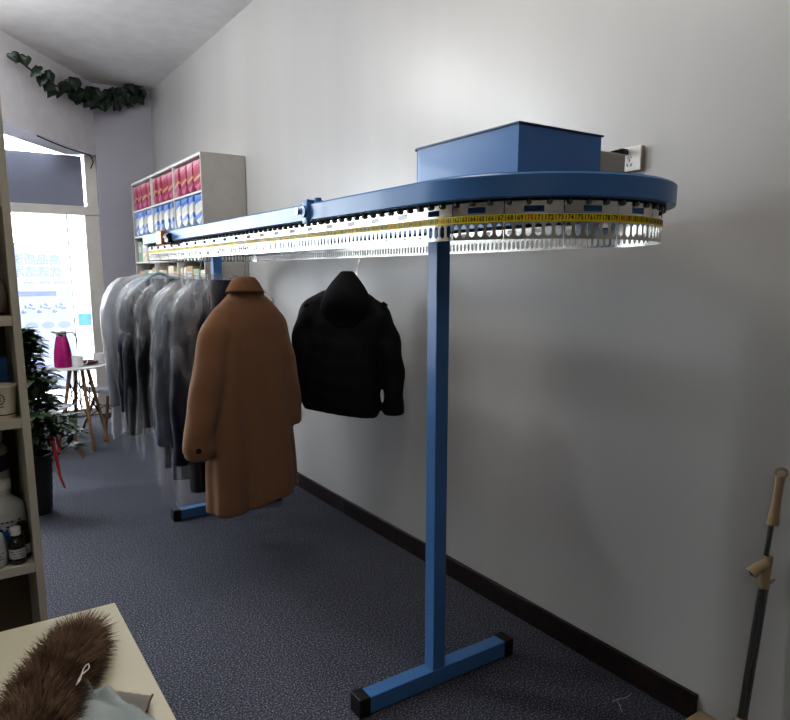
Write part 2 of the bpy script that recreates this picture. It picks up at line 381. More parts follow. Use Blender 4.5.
for nm, y in (('near', 1.80), ('far', 4.01)):
    b = B(); box2(b, (1.05 + .03 - O.x, y - .03 - O.y, .004), (1.750 - .03 - O.x, y + .03 - O.y, .066), bev=.003); ft = mesh_obj('foot', b, M['blue'], conv)
    for x0, x1 in ((1.044, 1.088), (1.712, 1.756)):
        b = B(); box2(b, (x0 - O.x, y - .034 - O.y, 0), (x1 - O.x, y + .034 - O.y, .071), bev=.004); mesh_obj('end_cap', b, M['black'], ft)
    b = B(); box2(b, (1.360 - O.x, y - .027 - O.y, .064), (1.414 - O.x, y + .027 - O.y, ZB + .01), bev=.003); mesh_obj('pole', b, M['blue'], conv)
    b = B(); box2(b, (AX - RO + .03 - O.x, y - .025 - O.y, ZB + .006), (AX + RO - .03 - O.x, y + .025 - O.y, ZB + .046), bev=.003); mesh_obj('cross_bar', b, M['blue'], conv)
# rail: a channel swept round the oval
b = B(); N = 160; rings = []
prof = [(RO - .055, ZB), (RO - .003, ZB), (RO, ZB + .003), (RO, ZT - .005), (RO - .005, ZT), (RO - .055, ZT)]
pl = []
for i in range(17): a = PI + PI * i / 16 * 2; 
for i in range(41): a = PI + PI * i / 40; pl.append((AX, YN, a))
for i in range(41): a = PI * i / 40; pl.append((AX, YE, a))
for cx, cy, a in pl: rings.append([b.verts.new((cx + r * math.cos(a) - O.x, cy + r * math.sin(a) - O.y, z)) for r, z in prof])
for i in range(len(rings)):
    p, q = rings[i], rings[(i + 1) % len(rings)]
    for j in range(len(prof)): b.faces.new((p[j], q[j], q[(j + 1) % len(prof)], p[(j + 1) % len(prof)]))
rail = mesh_obj('rail', b, M['blue'], conv, smooth=True)
# top plate under the motor, joint clamps, drive box
b = B(); poly = [(AX + (RO - .01) * math.cos(PI + PI * i / 32) - O.x, YN + (RO - .01) * math.sin(PI + PI * i / 32) - O.y) for i in range(33)]
poly += [(AX + RO - .01 - O.x, 1.88 - O.y), (AX - RO + .01 - O.x, 1.88 - O.y)]
prism(b, poly, ZT - .006, ZT + .002); mesh_obj('top_plate', b, M['blue'], conv)
# dark underside running track with the chain that carries the strip
b = B()
for z, r, t in ((ZB - .002, RS - .004, .012), (ZB - .007, RS - .012, .004)):
    tube(b, [loop_pt(LOOP * i / 240, r)[0] + Vector((-O.x, -O.y, z)) for i in range(240)], (t, .0035), 6, closed=True)
for i in range(NC * 2):
    p, n = loop_pt(LOOP * i / NC / 2, RS - .004)
    box(b, p + Vector((-O.x, -O.y, ZB - .008)), (.006, .007, .008), rz=math.atan2(n.y, n.x))
mesh_obj('carrier_chain', b, M['black'], conv)
# motor housing
hx0, hx1, hy0, hy1, hz = 1.230, 1.542, 1.275, 1.745, 1.872
b = B(); r = .05
poly = [(hx0, hy0), (hx1, hy0), (hx1, hy1)] + [(hx0 + r - r * math.sin(a), hy1 - r + r * math.cos(a)) for a in [PI / 2 * i / 8 for i in range(9)]]
prism(b, [(x - O.x, y - O.y) for x, y in poly], ZT + .002, hz); mh = mesh_obj('motor_housing', b, M['blue'], conv, smooth=True)
b = B(); cxm, cym = (hx0 + hx1) / 2, (hy0 + hy1) / 2
prism(b, [(cxm + (x - cxm) * 1.028 - O.x, cym + (y - cym) * 1.022 - O.y) for x, y in poly], hz, hz + .004); mesh_obj('lid', b, M['blue_lid'], mh)
b = B(); box2(b, (1.545 - O.x, 1.33 - O.y, ZT + .002), (1.722 - O.x, 1.46 - O.y, 1.852), bev=.004); mesh_obj('control_box', b, M['cream_box'], conv)
# clamps at the rail joints
for xs, yy in ((-1, 2.11), (1, 2.11)):
    b = B(); xo = AX + xs * (RO + .004) - O.x; yj = yy - O.y
    box(b, (xo, yj, (ZB + ZT) / 2 + .002), (.010, .040, ZT - ZB + .022), bev=.002)
    box(b, (AX + xs * (RO - .025) - O.x, yj, ZT + .008), (.066, .040, .008), bev=.002)
    tube(b, [(xo - xs * .002, yj, ZB + .03), (xo + xs * .014, yj, ZB + .03)], .020, 12)
    tube(b, [(AX + xs * (RO - .02) - O.x, yj - .045, ZT), (AX + xs * (RO - .02) - O.x, yj - .045, ZT + .016)], .012, 10)
    jc = mesh_obj('joint_clamp', b, M['blue'], conv, smooth=True)
    b = B(); tube(b, [(xo + xs * .006, yj + .026, ZB + .032), (xo + xs * .024, yj + .026, ZB + .032)], .011, 10); mesh_obj('bolt', b, M['chrome'], jc, smooth=True)
b = B(); box(b, (AX - RO - .006 - O.x, 3.90 - O.y, 1.700), (.05, .11, .075), bev=.004); db = mesh_obj('drive_box', b, M['orange'], conv); db['label'] = 'orange box on the far end of the rail'
b = B(); box(b, (AX - RO - .005 - O.x, 3.80 - O.y, 1.695), (.03, .10, .05), bev=.004); tube(b, [(AX - RO - .03 - O.x, 3.77 - O.y, 1.70), (AX - RO - .03 - O.x, 3.70 - O.y, 1.70)], .012, 10); mesh_obj('bracket', b, M['black_gloss'], db)
# slotted steel plates, six slots and one square window each
Z0, Z1 = 1.584, 1.677
slot = [(-.31, .24), (0, .06), (.31, .24), (.31, .80), (0, .97), (-.31, .80)]     # unit cell: x in pitch, z in band
zl, zh = 1.588, 1.6245
def strip_pt(s, z, r): p, n = loop_pt(s, r); return p + Vector((-O.x, -O.y, z))
def plate_bm(k0):
    b = B(); cache = {}
    def V(s, z):
        key = (round(s, 6), round(z, 6))
        if key not in cache: cache[key] = b.verts.new(strip_pt(s, z, RS))
        return cache[key]
    g = .0012
    for k in range(6):
        sa = (k0 + k) * PIT + (g if k == 0 else 0); sb = (k0 + k + 1) * PIT - (g if k == 5 else 0); sm = (k0 + k + .5) * PIT
        H = [(sm + x * PIT, zl + z * (zh - zl)) for x, z in slot]
        outer = [(sa, zl), (sm, zl), (sb, zl), (sb, zh), (sm, zh), (sa, zh)]
        for i in range(6):
            j = (i + 1) % 6
            b.faces.new([V(*outer[i]), V(*outer[j]), V(*H[j]), V(*H[i])])
        b.faces.new([V(sa, Z0), V(sm, Z0), V(sm, zl), V(sa, zl)]); b.faces.new([V(sm, Z0), V(sb, Z0), V(sb, zl), V(sm, zl)])
        zz = [zh, 1.6485, 1.6630, Z1]
        for i in range(3):
            if i == 1 and k in (2, 3): continue
            b.faces.new([V(sa, zz[i]), V(sm, zz[i]), V(sm, zz[i + 1]), V(sa, zz[i + 1])]); b.faces.new([V(sm, zz[i]), V(sb, zz[i]), V(sb, zz[i + 1]), V(sm, zz[i + 1])])
    return b
for k in range(NC // 6): mesh_obj('slotted_plate', plate_bm(k * 6 - 2), M['steel'], conv, smooth=True)
# yellow number tape with its numerals
b = B(); n = NC * 2; ra = RS + .0012; va = []
for i in range(n): va.append([b.verts.new(strip_pt(LOOP * i / n, z, ra)) for z in (1.6255, 1.6435)])
for i in range(n): p, q = va[i], va[(i + 1) % n]; b.faces.new((p[0], q[0], q[1], p[1]))
dig = {}
for d in '0123456789':
    t = text_bm(d, .0168, .0005); t.verts.index_update(); dig[d] = ([v.co.copy() for v in t.verts], [[v.index for v in f.verts] for f in t.faces]); t.free()
S170 = min((PI * RS * i / 400 for i in range(400)), key=lambda a: abs(to_px(loop_pt(YE - YN + a, RS)[0] + Vector((0, 0, 1.634)))[0] - 529)) + YE - YN
IDX = round(S170 / PIT - .5) - 170
for i in range(NC):
    num = i - IDX
    if num < 1: num += NC
    txt = str(num); sc = (i + .5) * PIT
    for j, ch in enumerate(txt):
        vs, fs = dig[ch]; off = (j - (len(txt) - 1) / 2) * .0076
        bv = [b.verts.new(strip_pt(sc + off + v.x * .78, 1.6345 + v.y, ra + .0008)) for v in vs]
        for f in fs: b.faces.new([bv[x] for x in f]).material_index = 2 if num % 10 == 0 else 1
tape = mesh_obj('number_tape', b, None, conv, smooth='all', mats=[M['yellow'], M['ink'], M['ink_red']])
# bolts carrying the plates
b = B(); lathe(b, [(.004, -.004), (.0068, -.003), (.0068, .002), (.0045, .005), (.002, .0035)], 10); tube(b, [(0, 0, .012 - .012), (0, 0, .001)], .003, 6)
b2 = bmesh.new(); add_bm(b2, b, 0, Matrix.Rotation(PI / 2, 4, 'Y'))
tube(b2, [(0, 0, 0), (0, 0, .014)], .003, 6)
bolt0 = mesh_obj('hanger_bolt', b2, M['bolt'], conv, smooth=True)
nb = NC // 2; first = True; rest = B()
for i in range(nb):
    s = (i * 2 + .5) * PIT; p, nrm = loop_pt(s, RS + .004); p = p + Vector((-O.x, -O.y, ZB - .0085)); rz = math.atan2(nrm.y, nrm.x)
    if .6 < s < (YE - YN) + PI * RS + .05 and i % 1 == 0:
        if first: o = bolt0; first = False
        else: o = bolt0.copy(); COL.objects.link(o); o.parent = conv
        o.location = p; o.rotation_euler = (0, 0, rz)
    else:
        t = bmesh.new(); t.from_mesh(bolt0.data); add_bm(rest, t, 0, Matrix.Translation(p) @ Matrix.Rotation(rz, 4, 'Z'))
o = mesh_obj('hanger_bolt', rest, M['bolt'], conv); o['kind'] = 'stuff'

# ------------------------------------------------------------------ garments
def fold(th, z, zh, amp, k, ph):
    t = max(0, min(1, (1.35 - z) / (1.35 - zh)))
    return amp * t * (math.sin(k * th + ph) + .5 * math.sin((k * 1.7) * th - ph * 2 + 3 * z))
def body_rings(prof, hem, amp=.010, k=5, ph=0., n=48, squ=2.6, puff=0.):
    """prof: list of (z, centre x, half width, half depth); returns list of rings from hem to neck"""
    out = []
    for z, cx, w, d in prof:
        ring = []
        for j in range(n):
            a = 2 * PI * j / n; c, s = math.cos(a), math.sin(a)
            ex = math.copysign(abs(c) ** (2 / squ), c); ey = math.copysign(abs(s) ** (2 / squ), s)
            f = fold(a, z, hem, amp, k, ph)
            pz = puff * abs(math.sin(z * 34 + .4 * math.sin(3 * a)))
            ring.append(Vector((cx + (w + f * .5 + pz) * ex, (d + f + pz) * ey, z)))
        out.append(ring)
    return out
def loft(bm, rings, cap0=True, cap1=True):
    vr = [[bm.verts.new(p) for p in r] for r in rings]; n = len(vr[0])
    for a, c in zip(vr, vr[1:]):
        for j in range(n): bm.faces.new((a[j], a[(j + 1) % n], c[(j + 1) % n], c[j]))
    if cap0: bm.faces.new(vr[0][::-1])
    if cap1: bm.faces.new(vr[-1])
def lerp_prof(keys, n):
    out = []
    zs = [k[0] for k in keys]
    for i in range(n):
        z = zs[0] + (zs[-1] - zs[0]) * i / (n - 1)
        for a, c in zip(keys, keys[1:]):
            if a[0] <= z <= c[0] + 1e-9:
                t = (z - a[0]) / (c[0] - a[0]) if c[0] > a[0] else 0; t = t * t * (3 - 2 * t) * .5 + t * .5
                out.append((z,) + tuple(a[m] + (c[m] - a[m]) * t for m in range(1, 4))); break
    return out
def spline(keys, n):
    out = []
    for i in range(n):
        t = i / (n - 1) * (len(keys) - 1); k = min(int(t), len(keys) - 2); f = t - k
        p = [keys[max(k - 1, 0)], keys[k], keys[k + 1], keys[min(k + 2, len(keys) - 1)]]
        out.append(tuple(.5 * (2 * p[1][m] + (p[2][m] - p[0][m]) * f + (2 * p[0][m] - 5 * p[1][m] + 4 * p[2][m] - p[3][m]) * f * f + (3 * p[1][m] - p[0][m] - 3 * p[2][m] + p[3][m]) * f ** 3) for m in range(len(p[0]))))
    return out
def sleeve(bm, keys, n=22, wob=.004, ph=0.):
    pts = spline(keys, n)
    tube(bm, [(p[0], p[1], p[2]) for p in pts], [(p[3] + wob * math.sin(i * 1.1 + ph), p[4] + wob * math.sin(i * 1.3 + ph)) for i, p in enumerate(pts)], 20)

def hanger(loc, rz, zhook, zs, half, m, label, lean=0.):
    h = empty('clothes_hanger', (loc[0], loc[1], zs), rz); tag(h, label, 'hanger', None)
    b = B(); dz = zhook - zs
    tube(b, spline([(0, 0, .0), (0, lean * .4, dz * .45), (.012, lean, dz * .8), (0, lean, dz + .006), (-.018, lean, dz - .004), (-.02, lean, dz - .018)], 18), .0022, 6); mesh_obj('hook', b, M['hanger_wire'], h, smooth=True)
    b = B(); tube(b, spline([(-half, 0, -.085), (-half * .6, 0, -.045), (-.03, 0, -.004), (0, 0, .002), (.03, 0, -.004), (half * .6, 0, -.045), (half, 0, -.085)], 22), (.005, .008), 8); tube(b, [(-half, 0, -.085), (half, 0, -.085)], .0045, 8)
    mesh_obj('shoulder_bar', b, m, h, smooth=True); return h

# camel coat, its back to the room
cy0 = 2.78; ccx = 1.09
coat = empty('camel_coat', (ccx, cy0, 0)); tag(coat, 'long camel brown wool coat hanging back-outward at the near end of the clothes row', 'coat')
b = B()
keys = [(.455, 0, .216, .092), (.60, 0, .210, .09), (.9, 0, .192, .086), (1.15, .006, .170, .082), (1.27, .004, .160, .078), (1.33, .003, .150, .070), (1.375, .0, .118, .060), (1.41, -.003, .082, .052), (1.43, -.005, .062, .048), (1.45, -.006, .054, .046)]
rg = body_rings(lerp_prof(keys, 60), .455, .016, 5, .6)
for ring in rg:       # hem a little lower on the left, soft centre pleat at the back
    for p in ring:
        if p.y < 0: p.y += .034 * math.exp(-((p.x + .05) / .022) ** 2) * max(0, min(1, (1.3 - p.z) / .6))
for ring in rg:
    for p in ring:
        p.z += max(0, min(1, (.9 - p.z) / .45)) * (.062 * max(0, min(1, (p.x + .02) / .2)) - .012 * math.exp(-((p.x + .10) / .07) ** 2))
loft(b, rg)
sleeve(b, [(-.070, 0, 1.350, .040, .045), (-.122, -.006, 1.300, .060, .060), (-.166, -.020, 1.19, .070, .068), (-.208, -.032, 1.0, .069, .068), (-.247, -.038, .84, .064, .066), (-.254, -.038, .722, .060, .064)])
sleeve(b, [(.070, 0, 1.345, .040, .045), (.120, .002, 1.295, .052, .055), (.155, .004, 1.16, .056, .062), (.190, .006, 1.0, .050, .060), (.208, .008, .818, .042, .055)], ph=1)
cb = mesh_obj('coat_body', b, M['camel'], coat); remeshed(cb, .009, 5)
b = B()   # turned-down collar
ck = [(.046, .042, 1.420), (.040, .040, 1.462), (.038, .038, 1.482), (.046, .046, 1.483), (.064, .058, 1.462), (.082, .070, 1.428), (.086, .073, 1.418), (.080, .069, 1.418), (.055, .050, 1.455)]
vr = []
for w, d, z in ck:
    vr.append([b.verts.new((-.006 + w * math.cos(2 * PI * j / 40), d * math.sin(2 * PI * j / 40), z + .010 * math.cos(2 * PI * j / 40) * -1 * .3 + .006 * math.sin(2 * PI * j / 40) * -1)) for j in range(40)])
for a, c in zip(vr, vr[1:]):
    for j in range(40): b.faces.new((a[j], a[(j + 1) % 40], c[(j + 1) % 40], c[j]))
o = mesh_obj('collar', b, M['camel_dark'], coat, smooth='all')
b = B()   # cuff strap
pts = []
for j in range(26):
    a = PI * .92 + 2 * PI * j / 25 * .62
    pts.append(Vector((-.2525 + .066 * math.cos(a), -.038 + .070 * math.sin(a), .772 - .012 * j / 25)))
for p, q in zip(pts, pts[1:]):
    vs = [b.verts.new(p + Vector((0, 0, -.016))), b.verts.new(q + Vector((0, 0, -.016))), b.verts.new(q + Vector((0, 0, .016))), b.verts.new(p + Vector((0, 0, .016)))]; b.faces.new(vs)
bmesh.ops.remove_doubles(b, verts=b.verts[:], dist=1e-5); bmesh.ops.solidify(b, geom=b.faces[:], thickness=.004)
cs = mesh_obj('cuff_strap', b, M['camel_dark'], coat)
b = B(); t = bmesh.new(); lathe(t, [(.004, 0), (.011, .001), (.012, .004), (.009, .006), (.002, .005)], 14); add_bm(b, t, 0, Matrix.Translation((-.275, -.107, .776)) @ Matrix.Rotation(PI / 2, 4, 'X')); mesh_obj('button', b, M['black_gloss'], cs, smooth=True)
hanger((ccx - .006, cy0), 0, 1.607, 1.425, .11, M['hanger_black'], 'hanger inside the camel brown coat, its hook in the steel strip')

# black padded jacket with hood, near the wall
th = math.radians(32); jl = Vector((1.712, 2.94, 0))
jk = empty('padded_jacket', jl, -th); tag(jk, 'short black padded jacket with hood hanging alone against the wall', 'jacket')
b = B()
keys = [(.79, -.065, .185, .085), (.82, -.062, .198, .10), (.95, -.055, .196, .11), (1.10, -.045, .19, .11), (1.25, -.035, .186, .10), (1.32, -.03, .165, .09), (1.38, -.025, .11, .075), (1.43, -.025, .06, .06)]
rg = body_rings(lerp_prof(keys, 60), .79, .006, 4, .3, puff=.0025)
for ring in rg:
    for p in ring:
        if p.z < 1.25: p.z -= (p.x + .065) * .16 * (1.25 - p.z) / .46
loft(b, rg)
sleeve(b, [(-.10, 0, 1.375, .05, .05), (-.185, 0, 1.325, .062, .066), (-.232, -.005, 1.20, .060, .07), (-.245, -.01, 1.02, .052, .066), (-.240, -.01, .86, .045, .058)], wob=.005)
sleeve(b, [(.05, 0, 1.36, .05, .05), (.125, 0, 1.30, .062, .062), (.180, -.005, 1.16, .060, .066), (.208, -.01, .98, .056, .060), (.212, -.01, .775, .045, .05)], wob=.006, ph=.5)
jb = mesh_obj('jacket_body', b, M['puffer'], jk); remeshed(jb, .009, 4)
b = B()   # hood lying down the back
hp_ = []
for i in range(14):
    t = i / 13; z = 1.515 - .275 * t; w = .030 + .098 * math.sin(min(1, t * 1.25) * PI * .62) * (1 if t < .62 else 1 - .62 * ((t - .62) / .38) ** 2.2)
    d = .045 + .05 * math.sin(PI * min(1, t * 1.1)); yc = -.012 - .075 * t
    hp_.append([Vector((-.022 - .012 * t + w * math.cos(2 * PI * j / 24), yc + d * math.sin(2 * PI * j / 24) * (.5 + .5 * math.sin(PI * (.15 + .8 * t))), z)) for j in range(24)])
loft(b, hp_); hd = mesh_obj('hood', b, M['puffer_fleece'], jk); remeshed(hd, .009, 4)
b = B(); tube(b, [(-.255, -.02, .80), (-.256, -.02, .78)], .003, 6); tube(b, [(-.256, -.02, .781), (-.256, -.02, .772)], .005, 8); mesh_obj('drawcord_end', b, M['plastic_white'], jk, smooth=True)
b = B()
for sgn, x in ((-1, -.225), (1, .165)): box(b, (x, -.0, 1.345), (.030, .10, .022), rot=Matrix.Rotation(sgn * .6, 4, 'Y'), bev=.005)
mesh_obj('shoulder_tab', b, M['puffer_fleece'], jk)
hanger((1.742, 2.94), -th, 1.607, 1.42, .11, M['hanger_black'], 'hanger inside the black padded jacket', lean=.07)

# row of clothes under clear covers
M['film_white'] = mat('milky_polythene', (226, 228, 232), .25, scale=20, bump=.5, bscale=30, alpha=.42, spec=.7)
def clothes(nm, y, cx, m, hem, half, label, cat, ph, low=None, lowm=None, cov=None, zs=1.45, dep=.058, rz=0., collar=True, white_top=False, hlabel=None, hm='hanger_black', lown=None, slv=.70):
    g = empty(nm, (cx, y, 0), rz); tag(g, label, cat)
    b = B(); w = half
    keys = [(hem, 0, w * .98, dep), (.9, 0, w * .93, dep * .95), (1.15, 0, w * .9, dep * .9), (1.30, 0, w * .88, dep * .85), (1.37, 0, w * .82, dep * .75), (1.415, 0, w * .58, dep * .65), (zs, 0, .055, .045)]
    keys = [k for k in keys if k[0] >= hem]
    loft(b, body_rings(lerp_prof(keys, 40), hem, .012, 4, ph))
    for s in (-1, 1):
        sleeve(b, [(s * w * .45, 0, 1.385, .045, .040), (s * w * .82, 0, 1.335, .055, .048), (s * (w + .004), -.006, 1.15, .050, .048), (s * (w + .022), -.012, .95, .045, .046), (s * (w + .024), -.016, slv, .040, .044)], ph=ph + s)
    o = mesh_obj('jacket_body', b, m, g); remeshed(o, .011, 4)
    if low is not None:
        b = B()
        for s in (-1, 1):
            loft(b, body_rings([(z, s * w * .40, w * .36, dep * .5) for z in [low + (hem + .1 - low) * i / 10 for i in range(11)]], low, .006, 3, ph + s, n=20))
        mesh_obj('trousers', b, lowm, g, smooth='all')
    if collar:
        b = B(); vr = []
        for ww, d, z in ((.05, .045, zs - .015), (.055, .05, zs + .022), (.066, .058, zs + .022), (.082, .07, zs - .02)):
            vr.append([b.verts.new((ww * math.cos(2 * PI * j / 24), d * math.sin(2 * PI * j / 24), z)) for j in range(24)])
        for a, c in zip(vr, vr[1:]):
            for j in range(24): b.faces.new((a[j], a[(j + 1) % 24], c[(j + 1) % 24], c[j]))
        mesh_obj('collar', b, m, g, smooth='all')
    if cov is not None:
        b = B(); n = 56; nr = 34; rings = []
        for i in range(nr):
            t = i / (nr - 1); z = zs + .055 - (zs + .055 - cov) * t
            if z > 1.30: f = (zs + .055 - z) / (zs + .055 - 1.30); ww = .03 + (w + .035) * math.sin(f * PI / 2) ** (.35 if white_top else .62); dd = .025 + (dep + .008) * math.sin(f * PI / 2) ** .5
            else: ww = w + .065 + .012 * math.sin(z * 7 + ph); dd = dep + .016 + .003 * math.sin(z * 9 + ph)
            ring = []
            for j in range(n):
                a = 2 * PI * j / n; c, s = math.cos(a), math.sin(a)
                ex = math.copysign(abs(c) ** .6, c); ey = math.copysign(abs(s) ** .6, s)
                q = mnoise.noise(Vector((c * 3 + ph * 3, s * 3, z * 5))) * .014 + .004 * math.sin(9 * a + 4 * z + ph)
                ring.append(Vector(((ww + q) * ex, (dd + q) * ey, z + (0.02 * math.sin(5 * a + ph) if i == nr - 1 else 0))))
            rings.append(ring)
        loft(b, rings, cap0=True, cap1=False); c = mesh_obj('plastic_cover', b, M['film_white' if white_top else 'film'], g, smooth='all'); c['label'] = 'clear plastic dust cover'
    hanger((cx, y), rz, 1.607, zs + (.05 if hm == 'hanger_blue' else .005), w * .8, M[hm], hlabel or ('hanger under the ' + label), lean=0.)
    return g
CX = 1.065
clothes('overcoat', 2.985, CX, M['navy'], .50, .205, 'dark navy overcoat under clear plastic directly behind the camel coat', 'coat', .3, cov=.45, hlabel='hanger of the dark navy overcoat behind the camel coat', slv=.64)
clothes('overcoat', 3.150, CX - .02, M['grey_cloth'], .52, .215, 'blue-grey coat under clear plastic, second behind the camel coat', 'coat', 1.2, cov=.46, hlabel='hanger of the blue-grey coat in the clothes row')
clothes('suit_jacket', 3.320, CX, M['jet'], .72, .20, 'black suit with trousers under clear plastic, beside the blue-grey coat', 'suit', 2.1, low=.47, lowm=M['jet'], cov=.46, hlabel='hanger of the black suit next to the blue-grey coat')
clothes('suit_jacket', 3.60, CX, M['charcoal'], .71, .205, 'charcoal suit jacket with dark trousers under clear plastic, in the middle of the clothes row', 'suit', 3.3, low=.46, lowm=M['navy'], cov=.52, hlabel='hanger of the charcoal suit in the middle of the clothes row')
clothes('suit_jacket', 3.90, CX, M['charcoal'], .74, .21, 'dark grey jacket under clear plastic, third from the window end of the row', 'jacket', 4.4, cov=.60, hlabel='hanger of the third garment from the window end', slv=.60)
clothes('suit_jacket', 4.08, CX, M['navy'], .77, .20, 'navy jacket in a long clear plastic cover, second from the window end', 'jacket', 5.2, cov=.48, hm='hanger_blue', hlabel='light blue plastic hanger near the window end of the row')
clothes('overcoat', 4.29, CX - .01, M['light_cloth'], .56, .215, 'pale grey garment under white plastic, last of the row at the window end', 'coat', 6.1, cov=.52, white_top=True, hlabel='hanger of the pale grey garment at the window end')

# ------------------------------------------------------------------ wall socket and plug
so = empty('power_socket', (WX, 1.508, 1.845)); tag(so, 'white square double power socket on the long wall above the conveyor', 'socket')
b = B(); box(b, (-.007, 0, .040), (.014, .088, .080), bev=.003); mesh_obj('back_box', b, M['socket_beige'], so)
b = B(); box(b, (-.0175, 0, .040), (.007, .088, .080), bev=.002); fp = mesh_obj('face_plate', b, M['plastic_white'], so)
b = B()
for z in (.026,):
    for dy, ang in ((-.008, .5), (.008, -.5)): box(b, (-.0215, dy, z - .006), (.002, .0025, .009), rot=Matrix.Rotation(ang, 4, 'X'))
    box(b, (-.0215, 0, z + .010), (.002, .0025, .009))
    for dy in (-.006, .006): box(b, (-.0215, dy, z + .018), (.002, .006, .0025))
mesh_obj('socket_hole', b, M['black'], fp)
b = B(); box(b, (-.040, 0, .0), (.034, .024, .020), bev=.005); tube(b, [(-.055, 0, 0), (-.075, .004, -.002), (-.10, .012, -.008)], [.008, .006, .004], 10)
tube(b, spline([(-.10, .012, -.008), (-.16, .03, -.03), (-.21, .02, -.055), (-.25, -.01, -.07)], 12), .0035, 8)
o = mesh_obj('power_plug', b, M['black_gloss'], smooth=True); o.location = (WX, 1.522, 1.908); tag(o, 'black power plug with lead pushed into the wall socket', 'plug')

# ------------------------------------------------------------------ tall bookcase of packets at the far end
bx0, bx1, by0, by1, bz = 1.646, WX - .004, 5.005, 7.17, 2.385
bc = empty('shelf_cabinet', ((bx0 + bx1) / 2, (by0 + by1) / 2, 0)); tag(bc, 'tall white open-front cabinet full of packets against the long wall', 'cabinet')
BO = Vector(((bx0 + bx1) / 2, (by0 + by1) / 2, 0))
def bb(nm, a, c, m, bev=.001): b = B(); box2(b, Vector(a) - BO, Vector(c) - BO, bev=bev); return mesh_obj(nm, b, m, bc)
bb('side_panel', (bx0, by0, 0), (bx1, by0 + .018, bz), M['cab_grey']); bb('side_panel', (bx0, by1 - .018, 0), (bx1, by1, bz), M['cab_grey'])
bb('back_panel', (bx1 - .01, by0 + .018, 0), (bx1, by1 - .018, bz), M['cab_dark']); bb('top_panel', (bx0, by0 + .018, bz - .02), (bx1 - .01, by1 - .018, bz), M['cab_white'])
b = B(); box2(b, Vector((bx0, by0 - .001, 0)) - BO, Vector((bx0 + .003, by0 + .018, bz)) - BO)
rows = [2.115, 1.868, 1.62, 1.37, 1.12, .80, .45, .06]
for z in rows: bb('shelf_board', (bx0, by0 + .018, z - .016), (bx1 - .01, by1 - .018, z), M['cab_white'])
cw = (by1 - by0 - .036) / 3
for k in (1, 2): yy = by0 + .018 + cw * k; bb('divider', (bx0 + .001, yy - .006, .06), (bx1 - .011, yy + .006, bz - .02), M['cab_white'])
# packets: rounded foot pouches, one mesh shared per colour
def pouch_mesh(m, nm):
    b = B(); n = 12; w, h, t = .136, .228, .062
    out = [(-w / 2, h), (w / 2, h), (w / 2, h * .36)] + [(w / 2 * math.cos(a), h * .36 - h * .36 * math.sin(a)) for a in [PI * i / n for i in range(1, n)]] + [(-w / 2, h * .36)]
    lay = []
    for x, sc in ((-t / 2, .90), (-t / 2 + .012, 1), (t / 2 - .012, 1), (t / 2, .90)):
        lay.append([b.verts.new((x, y * sc, h / 2 + (z - h / 2) * (sc if sc < 1 else 1))) for y, z in out])
    b.faces.new(lay[0][::-1]); b.faces.new(lay[-1])
    for a, c in zip(lay, lay[1:]):
        for j in range(len(out)): b.faces.new((a[j], a[(j + 1) % len(out)], c[(j + 1) % len(out)], c[j]))
    bmesh.ops.recalc_face_normals(b, faces=b.faces[:])
    return mesh_obj(nm, b, m, smooth=True)
ordc = ['nearest', 'middle', 'farthest']; orda = ['first', 'second', 'third', 'fourth']
for ri, (zb, key, cname) in enumerate(((rows[0], 'pouch_red', 'red and pink'), (rows[1], 'pouch_blue', 'blue and white'))):
    first = None
    for c in range(3):
        for k in range(4):
            yy = by0 + .018 + cw * c + .012 + (cw - .024) * (k + .5) / 4 + random.uniform(-.004, .004)
            if first is None: first = pouch_mesh(M[key], 'packet'); o = first
            else: o = first.copy(); COL.objects.link(o)
            o.location = (bx0 + .034 + random.uniform(0, .004), yy, zb + .001); o.rotation_euler = (0, 0, random.uniform(-.12, .12))
            tag(o, '%s printed packet, %s from the near side of the %s bay, %s shelf' % (cname, orda[k], ordc[c], ('top', 'second')[ri]), 'packet', '%s packets on the %s shelf' % (cname, ('top', 'second')[ri]))
cmats = ['tan_box', 'cream_carton', 'tan_box', 'cream_carton', 'green_carton']
for ri, zb in ((2, rows[2]), (3, rows[3])):
    for c in range(3):
        for k in range(4):
            w = (cw - .04) / 4 * .92; h = random.uniform(.15, .2); yy = by0 + .018 + cw * c + .012 + (cw - .03) * (k + .5) / 4
            b = B(); box(b, (0, 0, h / 2), (.16, w, h), bev=.004); box(b, (-.0805, 0, h * .62), (.001, w * .7, h * .3), mi=1)
            mm = cmats[(k + c * 2 + ri) % 5]
            o = mesh_obj('carton', b, None, mats=[M[mm], M['label']]); o.location = (bx0 + .10, yy, zb + .001)
            nmz = {'tan_box': 'tan', 'cream_carton': 'cream', 'green_carton': 'green'}[mm]
            tag(o, '%s carton, %s from the near side of the %s bay, %s shelf of the cabinet' % (nmz, orda[k], ordc[c], ('third', 'fourth')[ri - 2]), 'carton', 'cartons on the %s shelf' % ('third', 'fourth')[ri - 2])

